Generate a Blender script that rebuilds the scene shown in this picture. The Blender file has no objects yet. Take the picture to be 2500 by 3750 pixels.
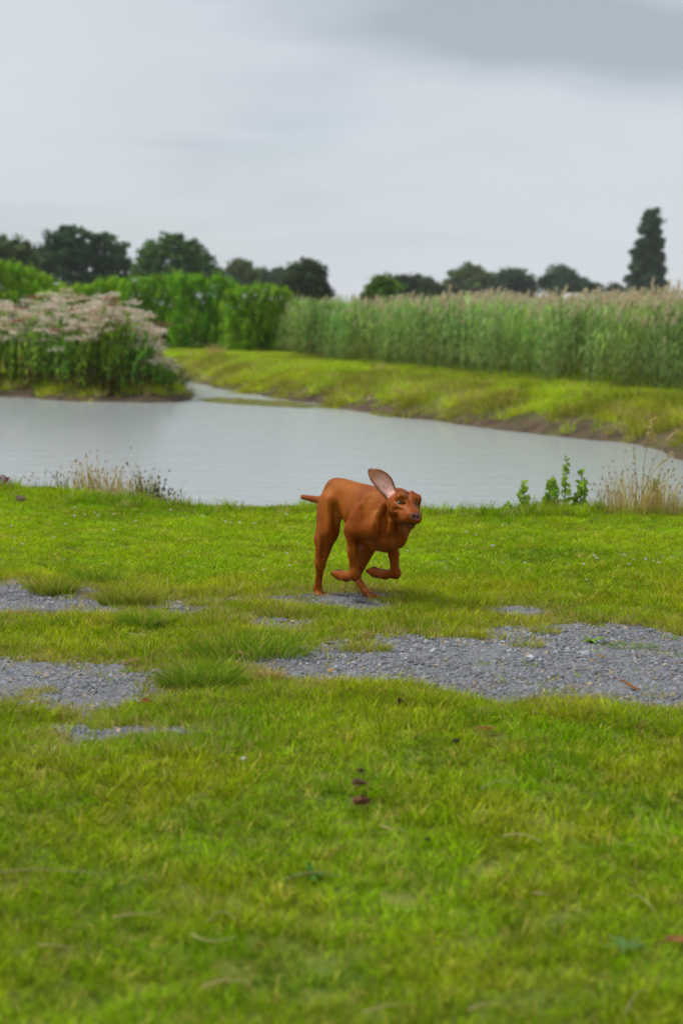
import bpy, math, random
import numpy as np
from mathutils import Vector, Matrix

R = math.radians
rng = np.random.default_rng(11)
random.seed(5)
scene = bpy.context.scene
C = scene.collection

# ------------------------------------------------------------------ camera
FPX, HC, HOR = 6250.0, 1.445, 1130.0           # focal length and horizon row on the 2500x3750 photograph
PITCH = math.atan((1875.0 - HOR) / FPX)
cam_d = bpy.data.cameras.new('camera')
cam_d.sensor_fit = 'VERTICAL'
cam_d.sensor_height = 36.0
cam_d.sensor_width = 24.0
cam_d.lens = 36.0 * FPX / 3750.0
cam_d.clip_start = 0.1
cam_d.clip_end = 9000.0
cam_d.dof.use_dof = True
cam_d.dof.focus_distance = 8.25
cam_d.dof.aperture_fstop = 2.6
cam = bpy.data.objects.new('camera', cam_d)
cam.location = (0, 0, HC)
cam.rotation_euler = (math.pi / 2 - PITCH, 0, 0)
C.objects.link(cam)
scene.camera = cam

# ------------------------------------------------------------------ world, sun, exposure
SUN_EL, SUN_AZ = R(54), R(286)                 # compass azimuth from +Y, clockwise
world = bpy.data.worlds.new('World')
scene.world = world
world.use_nodes = True
wn, wl = world.node_tree.nodes, world.node_tree.links
wn.clear()


def N(nodes, kind, **kw):
    n = nodes.new(kind)
    for k, v in kw.items():
        setattr(n, k, v)
    return n


SKO = (70.4, 6.9)


def build_world():
    out = N(wn, 'ShaderNodeOutputWorld')
    bg = N(wn, 'ShaderNodeBackground')
    bg.inputs['Strength'].default_value = 0.074
    sky = N(wn, 'ShaderNodeTexSky', sky_type='NISHITA', sun_disc=False)
    sky.sun_elevation, sky.sun_rotation = SUN_EL, SUN_AZ
    sky.air_density, sky.dust_density = 1.0, 2.0
    tc = N(wn, 'ShaderNodeTexCoord')
    sep = N(wn, 'ShaderNodeSeparateXYZ')
    wl.new(tc.outputs['Generated'], sep.inputs[0])
    # cloud deck: the direction is projected on a flat layer overhead
    mx = N(wn, 'ShaderNodeMath', operation='MAXIMUM'); mx.inputs[1].default_value = 0.0
    wl.new(sep.outputs['Z'], mx.inputs[0])
    ad = N(wn, 'ShaderNodeMath', operation='ADD'); ad.inputs[1].default_value = 0.16
    wl.new(mx.outputs[0], ad.inputs[0])
    dx = N(wn, 'ShaderNodeMath', operation='DIVIDE'); dy = N(wn, 'ShaderNodeMath', operation='DIVIDE')
    wl.new(sep.outputs['X'], dx.inputs[0]); wl.new(ad.outputs[0], dx.inputs[1])
    wl.new(sep.outputs['Y'], dy.inputs[0]); wl.new(ad.outputs[0], dy.inputs[1])
    cb = N(wn, 'ShaderNodeCombineXYZ')
    wl.new(dx.outputs[0], cb.inputs[0]); wl.new(dy.outputs[0], cb.inputs[1])

    def noise(scale, detail, off, sx=1.0, rough=0.5, dist=0.0):
        mp = N(wn, 'ShaderNodeMapping')
        mp.inputs['Location'].default_value = off
        mp.inputs['Scale'].default_value = (sx, 1.0, 1.0)
        wl.new(cb.outputs[0], mp.inputs[0])
        nz = N(wn, 'ShaderNodeTexNoise')
        nz.inputs['Scale'].default_value = scale
        nz.inputs['Detail'].default_value = detail
        nz.inputs['Roughness'].default_value = rough
        nz.inputs['Distortion'].default_value = dist
        wl.new(mp.outputs[0], nz.inputs['Vector'])
        return nz.outputs['Fac']
    n1 = noise(0.55, 4.0, (SKO[0], SKO[1], 0.0), 1.0, 0.42, 0.6)
    n2 = noise(0.45, 2.0, (7.7, 4.6, 2.0), 1.0)
    n3 = noise(2.1, 5.0, (12.4, 33.1, 5.0), 0.7, 0.55, 0.8)
    k3 = N(wn, 'ShaderNodeMath', operation='MULTIPLY_ADD'); k3.inputs[1].default_value = 0.20; wl.new(n3, k3.inputs[0])
    k1 = N(wn, 'ShaderNodeMath', operation='ADD'); k1.inputs[1].default_value = -0.095; wl.new(n1, k1.inputs[0])
    wl.new(k1.outputs[0], k3.inputs[2])
    n1 = k3.outputs[0]
    r1 = N(wn, 'ShaderNodeValToRGB')
    e = r1.color_ramp.elements
    e[0].position, e[0].color = 0.30, (2.05, 2.42, 2.74, 1)
    e[1].position, e[1].color = 0.66, (3.75, 3.95, 4.07, 1)
    m = r1.color_ramp.elements.new(0.45); m.color = (3.20, 3.48, 3.83, 1)
    wl.new(n1, r1.inputs[0])
    # thin places in the deck let some of the blue sky through
    r2 = N(wn, 'ShaderNodeValToRGB')
    r2.color_ramp.elements[0].position, r2.color_ramp.elements[0].color = 0.30, (0.35, 0.35, 0.35, 1)
    r2.color_ramp.elements[1].position, r2.color_ramp.elements[1].color = 0.46, (0.0, 0.0, 0.0, 1)
    wl.new(n2, r2.inputs[0])
    mixs = N(wn, 'ShaderNodeMix', data_type='RGBA')
    wl.new(r2.outputs[0], mixs.inputs['Factor'])
    wl.new(r1.outputs[0], mixs.inputs['A'])
    wl.new(sky.outputs[0], mixs.inputs['B'])
    # the deck melts into an even grey towards the horizon
    ml = N(wn, 'ShaderNodeMath', operation='MULTIPLY'); ml.inputs[1].default_value = -16.0
    wl.new(mx.outputs[0], ml.inputs[0])
    ex = N(wn, 'ShaderNodeMath', operation='EXPONENT'); wl.new(ml.outputs[0], ex.inputs[0])
    mh = N(wn, 'ShaderNodeMix', data_type='RGBA'); mh.inputs['B'].default_value = (3.52, 3.75, 3.91, 1)
    wl.new(ex.outputs[0], mh.inputs['Factor']); wl.new(mixs.outputs['Result'], mh.inputs['A'])
    wl.new(mh.outputs['Result'], bg.inputs['Color'])
    wl.new(bg.outputs[0], out.inputs['Surface'])


build_world()
sun_d = bpy.data.lights.new('sun', 'SUN')
sun_d.energy = 1.5
sun_d.angle = R(22)
sun_d.color = (1.0, 0.965, 0.91)
sun = bpy.data.objects.new('sun', sun_d)
sdir = Vector((math.sin(SUN_AZ) * math.cos(SUN_EL), math.cos(SUN_AZ) * math.cos(SUN_EL), math.sin(SUN_EL)))
sun.rotation_euler = (-sdir).to_track_quat('-Z', 'Y').to_euler()
sun.location = sdir * 60
C.objects.link(sun)
vs = scene.view_settings
vs.view_transform = 'Standard'
vs.look = 'None'
vs.exposure = 1.38
vs.gamma = 1.0
vs.use_curve_mapping = False
scene.cycles.use_denoising = True
scene.cycles.use_adaptive_sampling = True
scene.cycles.adaptive_threshold = 0.02
scene.cycles.max_bounces = 4
scene.cycles.diffuse_bounces = 3
scene.cycles.transparent_max_bounces = 4


# ------------------------------------------------------------------ helpers
def ray(px, py):
    a = PITCH
    x, y = (px - 1250.0) / FPX, -(py - 1875.0) / FPX
    return np.array([x, math.cos(a) + y * math.sin(a), y * math.cos(a) - math.sin(a)])


def at(px, py, Y):                              # the point at distance Y seen at this pixel
    d = ray(px, py)
    return np.array([0, 0, HC]) + d * (Y / d[1])


def on(px, py, z=0.0):                          # the point at height z seen at this pixel
    d = ray(px, py)
    return np.array([0, 0, HC]) + d * ((z - HC) / d[2])


def nzp(pts, z=0.0):
    return np.array([on(a, b, z)[:2] for a, b in pts])


_perm = np.random.default_rng(3).random(65536).astype(np.float64)


def vnoise(x, y, s=1.0, seed=0):
    x = np.asarray(x, float) * s + 311.7 * seed + 1000; y = np.asarray(y, float) * s + 173.3 * seed + 1000
    xi, yi = np.floor(x).astype(np.int64), np.floor(y).astype(np.int64)
    fx, fy = x - xi, y - yi
    fx, fy = fx * fx * (3 - 2 * fx), fy * fy * (3 - 2 * fy)
    g = lambda a, b: _perm[((a * 73856093) ^ (b * 19349663)) & 65535]
    return (g(xi, yi) * (1 - fx) + g(xi + 1, yi) * fx) * (1 - fy) + (g(xi, yi + 1) * (1 - fx) + g(xi + 1, yi + 1) * fx) * fy


def fbm(x, y, s=1.0, seed=0, o=3):
    r, a, t = 0, 1.0, 0
    for k in range(o):
        r = r + a * vnoise(x, y, s * 2 ** k, seed + k * 7); t += a; a *= 0.5
    return r / t


def sdpoly(x, y, poly):                         # signed distance, negative inside
    x, y = np.asarray(x, float), np.asarray(y, float)
    d = np.full(x.shape, 1e18); ins = np.zeros(x.shape, bool)
    n = len(poly)
    for i in range(n):
        ax, ay = poly[i]; bx, by = poly[(i + 1) % n]
        ex, ey = bx - ax, by - ay
        t = np.clip(((x - ax) * ex + (y - ay) * ey) / (ex * ex + ey * ey + 1e-12), 0, 1)
        d = np.minimum(d, (x - ax - t * ex) ** 2 + (y - ay - t * ey) ** 2)
        c = ((ay > y) != (by > y)) & (x < (bx - ax) * (y - ay) / (by - ay + 1e-12) + ax)
        ins ^= c
    return np.where(ins, -1, 1) * np.sqrt(d)


def sstep(a, b, x):
    t = np.clip((x - a) / (b - a), 0, 1)
    return t * t * (3 - 2 * t)


def mesh_np(name, v, faces, smooth=False, **attrs):
    """faces: list of (n,k) index arrays. attrs: name=(n,) float or (n,3) colour per vertex."""
    me = bpy.data.meshes.new(name)
    v = np.asarray(v, np.float32)
    faces = [np.asarray(f, np.int32) for f in faces if len(f)]
    me.vertices.add(len(v)); me.vertices.foreach_set('co', v.ravel())
    loops = np.concatenate([f.ravel() for f in faces])
    tot = np.concatenate([np.full(len(f), f.shape[1], np.int32) for f in faces])
    start = np.concatenate([[0], np.cumsum(tot)[:-1]]).astype(np.int32)
    me.loops.add(len(loops)); me.loops.foreach_set('vertex_index', loops)
    me.polygons.add(len(tot)); me.polygons.foreach_set('loop_start', start)
    if smooth:
        me.polygons.foreach_set('use_smooth', np.ones(len(tot), bool))
    me.update(calc_edges=True)
    for k, a in attrs.items():
        a = np.asarray(a, np.float32)
        if a.ndim == 1:
            at_ = me.attributes.new(k, 'FLOAT', 'POINT'); at_.data.foreach_set('value', a)
        else:
            at_ = me.attributes.new(k, 'FLOAT_COLOR', 'POINT')
            at_.data.foreach_set('color', np.concatenate([a, np.ones((len(a), 1), np.float32)], 1).ravel())
    return me


def obj(name, me, mat=None, parent=None, loc=None, label=None, cat=None, group=None, kind=None):
    o = bpy.data.objects.new(name, me)
    C.objects.link(o)
    if me is not None and mat is not None and len(me.materials) == 0:
        me.materials.append(mat)
    if parent is not None:
        o.parent = parent
    if loc is not None:
        o.location = loc
    for k, v in (('label', label), ('category', cat), ('group', group), ('kind', kind)):
        if v:
            o[k] = v
    return o


def empty(name, loc, label, cat, group=None, kind=None):
    o = obj(name, None, loc=tuple(float(c) for c in loc), label=label, cat=cat, group=group, kind=kind)
    o.empty_display_size = 0.1
    return o


def merge(parts):
    """join (v, [faces], {attrs}) tuples"""
    vs_, fs, at_, n = [], {}, {}, 0
    for v, faces, a in parts:
        vs_.append(v)
        for f in faces:
            if len(f):
                fs.setdefault(f.shape[1], []).append(np.asarray(f) + n)
        for k, x in a.items():
            at_.setdefault(k, []).append(x)
        n += len(v)
    return np.concatenate(vs_), [np.concatenate(f) for f in fs.values()], {k: np.concatenate(x) for k, x in at_.items()}


def blades(base, az, h, lean, w, segs=3, twist=None, taper=0.7, droop=None, **attr):
    """grass blades: base (n,3); lean = sideways travel as a share of the height."""
    n = len(base)
    az, h, lean, w = [np.broadcast_to(np.asarray(q, float), (n,)) for q in (az, h, lean, w)]
    droop = np.zeros(n) if droop is None else np.broadcast_to(np.asarray(droop, float), (n,))
    twist = az + math.pi / 2 if twist is None else twist
    t = np.linspace(0, 1, segs + 1)
    hd = np.stack([np.cos(az), np.sin(az), np.zeros(n)], 1)
    sd = np.stack([np.cos(twist), np.sin(twist), np.zeros(n)], 1)
    V = []
    for k, tk in enumerate(t):
        p = base + hd * (lean * h * tk ** 1.8)[:, None]
        p = p + np.array([0, 0, 1.0]) * (h * (tk - droop * tk ** 3))[:, None]
        if k < segs:
            wd = (w * 0.5 * (1 - tk) ** taper * (0.75 + 0.25 * min(1, tk * 3)))[:, None]
            V += [p - sd * wd, p + sd * wd]
        else:
            V += [p]
    m = 2 * segs + 1
    V = np.stack(V, 1).reshape(-1, 3)
    b = (np.arange(n) * m)[:, None]
    Q = np.concatenate([b + np.array([[2 * k, 2 * k + 1, 2 * k + 3, 2 * k + 2]]) for k in range(segs - 1)]) if segs > 1 else np.zeros((0, 4), int)
    T = b + np.array([[2 * segs - 2, 2 * segs - 1, 2 * segs]])
    A = {k: np.repeat(np.asarray(a), m, 0) for k, a in attr.items()}
    return V, [Q, T], A


def leaves(p, size, nrm=None, aspect=1.6, r=rng, up=0.0, **attr):
    """rhombic leaves at p; random orientation unless nrm is given"""
    n = len(p)
    size = np.broadcast_to(np.asarray(size, float), (n,))[:, None]
    if nrm is None:
        nrm = r.normal(size=(n, 3)); nrm[:, 2] = np.abs(nrm[:, 2]) + up
    nrm = nrm / (np.linalg.norm(nrm, axis=1, keepdims=True) + 1e-9)
    a = r.normal(size=(n, 3))
    a = a - nrm * (a * nrm).sum(1, keepdims=True)
    a /= np.linalg.norm(a, axis=1, keepdims=True) + 1e-9
    b = np.cross(nrm, a)
    V = np.stack([p - a * size * .5, p + b * size * .5 / aspect + nrm * size * .08, p + a * size * .5, p - b * size * .5 / aspect + nrm * size * .08], 1).reshape(-1, 3)
    F = np.arange(n * 4).reshape(-1, 4)
    return V, [F], {k: np.repeat(np.asarray(x), 4, 0) for k, x in attr.items()}


def tube(pts, rad, sides=5, cap=True):
    pts = np.asarray(pts, float); n = len(pts)
    rad = np.broadcast_to(np.asarray(rad, float), (n,))
    tg = np.gradient(pts, axis=0); tg /= np.linalg.norm(tg, axis=1, keepdims=True) + 1e-9
    ref = np.array([0.31, 0.95, 0.05]) if abs(tg[0][2]) > .5 else np.array([0, 0, 1.0])
    a = np.cross(tg, ref); a /= np.linalg.norm(a, axis=1, keepdims=True) + 1e-9
    b = np.cross(tg, a)
    th = np.arange(sides) * 2 * math.pi / sides
    V = (pts[:, None] + (a[:, None] * np.cos(th)[None, :, None] + b[:, None] * np.sin(th)[None, :, None]) * rad[:, None, None]).reshape(-1, 3)
    i, j = np.meshgrid(np.arange(n - 1), np.arange(sides), indexing='ij')
    i, j = i.ravel(), j.ravel(); k = (j + 1) % sides
    F = np.stack([i * sides + j, i * sides + k, (i + 1) * sides + k, (i + 1) * sides + j], 1)
    return V, [F], {}


def instancer(name, protos, p, rot, scl, icol, **kw):
    """a mass of uncountable copies: geometry nodes on a point mesh"""
    n = len(p)
    me = bpy.data.meshes.new(name)
    me.vertices.add(n); me.vertices.foreach_set('co', np.asarray(p, np.float32).ravel())
    for nm, tp, key, a in (('rot', 'FLOAT_VECTOR', 'vector', rot), ('scl', 'FLOAT_VECTOR', 'vector', scl)):
        x = me.attributes.new(nm, tp, 'POINT'); x.data.foreach_set(key, np.asarray(a, np.float32).ravel())
    x = me.attributes.new('idx', 'INT', 'POINT'); x.data.foreach_set('value', rng.integers(0, len(protos), n).astype(np.int32))
    x = me.attributes.new('icol', 'FLOAT_COLOR', 'POINT')
    x.data.foreach_set('color', np.concatenate([np.asarray(icol, np.float32), np.ones((n, 1), np.float32)], 1).ravel())
    o = obj(name, me, **kw)
    g = bpy.data.node_groups.new(name + '_nodes', 'GeometryNodeTree')
    g.interface.new_socket('Geometry', in_out='INPUT', socket_type='NodeSocketGeometry')
    g.interface.new_socket('Geometry', in_out='OUTPUT', socket_type='NodeSocketGeometry')
    gn, gl = g.nodes, g.links
    gi, go = gn.new('NodeGroupInput'), gn.new('NodeGroupOutput')
    iop = gn.new('GeometryNodeInstanceOnPoints')
    iop.inputs['Pick Instance'].default_value = True
    jn = gn.new('GeometryNodeJoinGeometry')
    for po in protos:
        oi = gn.new('GeometryNodeObjectInfo'); oi.inputs['Object'].default_value = po; oi.inputs['As Instance'].default_value = True
        gl.new(oi.outputs['Geometry'], jn.inputs[0])

    def na(nm, tp):
        k = gn.new('GeometryNodeInputNamedAttribute'); k.data_type = tp; k.inputs['Name'].default_value = nm
        return k.outputs['Attribute']
    gl.new(gi.outputs[0], iop.inputs['Points'])
    gl.new(jn.outputs[0], iop.inputs['Instance'])
    gl.new(na('idx', 'INT'), iop.inputs['Instance Index'])
    e2r = gn.new('FunctionNodeEulerToRotation')
    gl.new(na('rot', 'FLOAT_VECTOR'), e2r.inputs[0])
    gl.new(e2r.outputs[0], iop.inputs['Rotation'])
    gl.new(na('scl', 'FLOAT_VECTOR'), iop.inputs['Scale'])
    gl.new(iop.outputs[0], go.inputs[0])
    md = o.modifiers.new('scatter', 'NODES'); md.node_group = g
    return o


def proto(me, mat):
    me.materials.append(mat)
    return bpy.data.objects.new(me.name, me)     # never linked: only used as the source of instances


# ------------------------------------------------------------------ materials
def new_mat(name):
    m = bpy.data.materials.new(name); m.use_nodes = True
    nt = m.node_tree; nt.nodes.clear()
    out = nt.nodes.new('ShaderNodeOutputMaterial')
    return m, nt.nodes, nt.links, out


def foliage_mat(name, source='GEOMETRY', attr='col', transl=0.3, straw=None, spec=0.12, vary=0.25, rough=0.6):
    m, n, l, out = new_mat(name)
    a = N(n, 'ShaderNodeAttribute', attribute_type=source, attribute_name=attr)
    col = a.outputs['Color']
    if straw is not None:
        d = N(n, 'ShaderNodeAttribute', attribute_type='GEOMETRY', attribute_name='dry')
        mx = N(n, 'ShaderNodeMix', data_type='RGBA'); mx.inputs['B'].default_value = (*straw, 1)
        l.new(d.outputs['Fac'], mx.inputs['Factor']); l.new(col, mx.inputs['A']); col = mx.outputs['Result']
        b = N(n, 'ShaderNodeAttribute', attribute_type='GEOMETRY', attribute_name='val')
        sc = N(n, 'ShaderNodeVectorMath', operation='SCALE'); l.new(col, sc.inputs[0]); l.new(b.outputs['Fac'], sc.inputs['Scale'])
        col = sc.outputs[0]
    else:
        tc = N(n, 'ShaderNodeTexCoord'); nz = N(n, 'ShaderNodeTexNoise'); nz.inputs['Scale'].default_value = 3.0
        l.new(tc.outputs['Object'], nz.inputs['Vector'])
        mr = N(n, 'ShaderNodeMapRange'); mr.inputs['To Min'].default_value = 1 - vary; mr.inputs['To Max'].default_value = 1 + vary
        l.new(nz.outputs['Fac'], mr.inputs['Value'])
        sc = N(n, 'ShaderNodeVectorMath', operation='SCALE'); l.new(col, sc.inputs[0]); l.new(mr.outputs[0], sc.inputs['Scale'])
        col = sc.outputs[0]
    p = N(n, 'ShaderNodeBsdfPrincipled'); p.inputs['Roughness'].default_value = rough; p.inputs['Specular IOR Level'].default_value = spec
    t = N(n, 'ShaderNodeBsdfTranslucent')
    mixn = N(n, 'ShaderNodeMixShader'); mixn.inputs[0].default_value = transl
    l.new(col, p.inputs['Base Color']); l.new(col, t.inputs['Color'])
    l.new(p.outputs[0], mixn.inputs[1]); l.new(t.outputs[0], mixn.inputs[2]); l.new(mixn.outputs[0], out.inputs[0])
    return m


def noise_mat(name, c1, c2, scale=6.0, rough=0.85, spec=0.2, bump=0.0, bscale=40.0, detail=6.0, c3=None):
    m, n, l, out = new_mat(name)
    tc = N(n, 'ShaderNodeTexCoord'); nz = N(n, 'ShaderNodeTexNoise')
    nz.inputs['Scale'].default_value = scale; nz.inputs['Detail'].default_value = detail
    l.new(tc.outputs['Object'], nz.inputs['Vector'])
    r = N(n, 'ShaderNodeValToRGB'); e = r.color_ramp.elements
    e[0].position, e[0].color, e[1].position, e[1].color = 0.35, (*c1, 1), 0.65, (*c2, 1)
    if c3 is not None:
        k = e.new(0.5); k.color = (*c3, 1)
    l.new(nz.outputs['Fac'], r.inputs[0])
    p = N(n, 'ShaderNodeBsdfPrincipled'); p.inputs['Roughness'].default_value = rough; p.inputs['Specular IOR Level'].default_value = spec
    l.new(r.outputs[0], p.inputs['Base Color'])
    if bump:
        nb = N(n, 'ShaderNodeTexNoise'); nb.inputs['Scale'].default_value = bscale; nb.inputs['Detail'].default_value = 5
        l.new(tc.outputs['Object'], nb.inputs['Vector'])
        bp = N(n, 'ShaderNodeBump'); bp.inputs['Strength'].default_value = bump; bp.inputs['Distance'].default_value = 0.02
        l.new(nb.outputs['Fac'], bp.inputs['Height']); l.new(bp.outputs[0], p.inputs['Normal'])
    l.new(p.outputs[0], out.inputs[0])
    return m


STRAW = (0.56, 0.43, 0.10)
M_GRASS = foliage_mat('grass_blades', 'INSTANCER', 'icol', 0.36, straw=STRAW, spec=.0)
M_TUFT = foliage_mat('tuft_blades', 'GEOMETRY', 'col', 0.36, straw=STRAW, spec=.0)
M_LEAF = foliage_mat('tree_leaves', 'GEOMETRY', 'col', 0.32, spec=0.06)
M_BARK = noise_mat('bark', (0.05, 0.04, 0.03), (0.12, 0.10, 0.08), 8, bump=0.5)
M_STALK = foliage_mat('stalk_leaves', 'GEOMETRY', 'col', 0.38, spec=0.1, vary=0.12)


def ground_material():
    m, n, l, out = new_mat('soil_and_thatch')
    tc = N(n, 'ShaderNodeTexCoord')
    a = N(n, 'ShaderNodeAttribute', attribute_type='GEOMETRY', attribute_name='mud')
    nz = N(n, 'ShaderNodeTexNoise'); nz.inputs['Scale'].default_value = 4.0; nz.inputs['Detail'].default_value = 8
    l.new(tc.outputs['Object'], nz.inputs['Vector'])
    g = N(n, 'ShaderNodeValToRGB'); e = g.color_ramp.elements
    e[0].position, e[0].color, e[1].position, e[1].color = 0.35, (0.085, 0.125, 0.014, 1), 0.65, (0.17, 0.18, 0.03, 1)
    s = N(n, 'ShaderNodeValToRGB'); e = s.color_ramp.elements
    e[0].position, e[0].color, e[1].position, e[1].color = 0.3, (0.040, 0.028, 0.017, 1), 0.7, (0.11, 0.078, 0.045, 1)
    l.new(nz.outputs['Fac'], g.inputs[0]); l.new(nz.outputs['Fac'], s.inputs[0])
    mx = N(n, 'ShaderNodeMix', data_type='RGBA')
    l.new(a.outputs['Fac'], mx.inputs['Factor']); l.new(g.outputs[0], mx.inputs['A']); l.new(s.outputs[0], mx.inputs['B'])
    p = N(n, 'ShaderNodeBsdfPrincipled'); p.inputs['Roughness'].default_value = 0.9; p.inputs['Specular IOR Level'].default_value = 0.15
    l.new(mx.outputs['Result'], p.inputs['Base Color'])
    nb = N(n, 'ShaderNodeTexNoise'); nb.inputs['Scale'].default_value = 30; nb.inputs['Detail'].default_value = 6
    l.new(tc.outputs['Object'], nb.inputs['Vector'])
    bp = N(n, 'ShaderNodeBump'); bp.inputs['Strength'].default_value = 0.6; bp.inputs['Distance'].default_value = 0.03
    l.new(nb.outputs['Fac'], bp.inputs['Height']); l.new(bp.outputs[0], p.inputs['Normal'])
    l.new(p.outputs[0], out.inputs[0])
    return m


def water_material():
    m, n, l, out = new_mat('pond_water')
    tc = N(n, 'ShaderNodeTexCoord')
    p = N(n, 'ShaderNodeBsdfPrincipled')
    p.inputs['Base Color'].default_value = (0.28, 0.305, 0.31, 1)
    p.inputs['Roughness'].default_value = 0.2
    p.inputs['IOR'].default_value = 1.42
    p.inputs['Specular IOR Level'].default_value = 0.5
    prev = None
    for sc, sx, st, det in ((2.2, 0.6, 0.05, 3.0), (11.0, 0.55, 0.22, 3.0)):
        mp = N(n, 'ShaderNodeMapping'); mp.inputs['Scale'].default_value = (sx, 1.0, 1.0)
        l.new(tc.outputs['Object'], mp.inputs[0])
        nz = N(n, 'ShaderNodeTexNoise'); nz.inputs['Scale'].default_value = sc; nz.inputs['Detail'].default_value = det
        l.new(mp.outputs[0], nz.inputs['Vector'])
        bp = N(n, 'ShaderNodeBump'); bp.inputs['Strength'].default_value = st; bp.inputs['Distance'].default_value = 0.4 / sc
        l.new(nz.outputs['Fac'], bp.inputs['Height'])
        if prev:
            l.new(prev, bp.inputs['Normal'])
        prev = bp.outputs[0]
    l.new(prev, p.inputs['Normal'])
    l.new(p.outputs[0], out.inputs[0])
    return m


# ------------------------------------------------------------------ the lie of the land
WATER_Z = -0.55
near_crest = nzp([(-1500, 1790), (0, 1785), (300, 1785), (540, 1803), (680, 1840), (1100, 1860), (1400, 1856), (1900, 1870), (2500, 1870), (3800, 1874)])
near_shore = near_crest + np.array([0, 1.0])
far_shore = nzp([(2500, 1690), (2400, 1650), (2250, 1620), (2000, 1595), (1700, 1560), (1400, 1517), (1160, 1482), (900, 1440), (670, 1391)], WATER_Z)
POND = np.concatenate([near_shore, [(30, 15.2), (30, 17.2), (10, 17.8), (6.5, 18.6), (5.1, 20.2)], far_shore, [(-5.4, 49.5), (-9, 51.5), (-18, 53), (-40, 52), (-40, 15)]])
ISLAND = np.concatenate([nzp([(722, 1448), (690, 1462), (620, 1472), (480, 1473), (300, 1470), (150, 1462), (0, 1450)], WATER_Z), [(-14, 39.5), (-24, 40.5), (-24, 47), (-14, 46.3), (-8, 44.8), (-4.8, 43.0), (-3.7, 41.0)]])
MUDBAR = nzp([(730, 1462), (900, 1465), (1080, 1478), (1175, 1488), (1120, 1494), (960, 1486), (800, 1476)], WATER_Z)


def land(x, y):
    """height, distance from the water's edge (positive on land), island flag"""
    sp = sdpoly(x, y, POND); si = sdpoly(x, y, ISLAND)
    isl = (-si > sp)
    d = np.maximum(sp, -si)
    near = y < 15.5
    wob = (fbm(x, y, 0.9, 5) - 0.5)
    dd = d + np.where(near, 0.12, 0.7) * wob
    wd = np.where(isl, 1.0, np.where(near, 1.05, 1.5))
    top = np.where(isl, -0.22, 0.0)
    up = WATER_Z + (top - WATER_Z) * np.clip(dd / wd, 0, 1) ** np.where(near, 0.7, 0.75)
    down = WATER_Z + np.maximum(dd, -1.6) * 0.42
    z = np.where(dd > 0, up, down)
    bump = (fbm(x, y, 0.7, 1) - 0.5) * 0.07 + (fbm(x, y, 3.0, 2) - 0.5) * 0.03
    bump = bump * sstep(.25, 1.1, np.hypot(x, (y - 8.5) * .8))      # trodden flat on the track
    z = z + bump * sstep(0.0, 1.0, dd) + np.where(near, 0, (fbm(x, y, 1.7, 9) - .5) * 0.18 * sstep(0.1, .8, dd) * (1 - sstep(2, 5, dd)))
    sm = sdpoly(x, y, MUDBAR)
    z = np.where(sm < 0.25, np.maximum(z, WATER_Z + 0.018 - np.maximum(sm, -0.1) * 0.25 + (fbm(x, y, 3, 4) - .5) * .06), z)
    return z, dd, isl


def hz(x, y):
    return land(np.atleast_1d(np.asarray(x, float)), np.atleast_1d(np.asarray(y, float)))[0]


def axis(lo, hi, step, far, grow=1.22):
    a = list(np.arange(lo, hi + 1e-6, step))
    s, v = step, a[-1]
    while v < far[1]:
        s *= grow; v += s; a.append(v)
    s, v = step, a[0]; b = []
    while v > far[0]:
        s *= grow; v -= s; b.append(v)
    return np.array(b[::-1] + a)


def build_ground():
    xs = axis(-9, 9, 0.14, (-4500, 4500))
    ys = axis(0.5, 56, 0.14, (-300, 7000))
    X, Y = np.meshgrid(xs, ys)
    z, d, isl = land(X.ravel(), Y.ravel())
    nx, ny = len(xs), len(ys)
    i = (np.arange(ny - 1)[:, None] * nx + np.arange(nx - 1)[None]).ravel()
    F = np.stack([i, i + 1, i + nx + 1, i + nx], 1)
    x, y = X.ravel(), Y.ravel()
    far = y > 15.5
    mud = np.where(far, 1 - sstep(0.15, 1.1, d + (fbm(x, y, 1.6, 3) - .5) * 1.8), 1 - sstep(0.0, 0.4, d))
    mud = np.where(isl, 1.0, mud)
    mud = np.where(sdpoly(x, y, MUDBAR) < .3, 0.45, mud)
    me = mesh_np('ground', np.stack([x, y, z], 1), [F], smooth=True, mud=mud)
    obj('ground', me, ground_material(), kind='structure', label='flat grassland with a low bank around the pond', cat='ground')
    # pond surface
    v = np.array([(-60, 12.5, WATER_Z), (45, 12.5, WATER_Z), (45, 58, WATER_Z), (-60, 58, WATER_Z)])
    obj('water', mesh_np('water', v, [np.array([[0, 1, 2, 3]])]), water_material(), kind='structure', label='grey rippled pond water under an overcast sky', cat='water')


build_ground()

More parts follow.
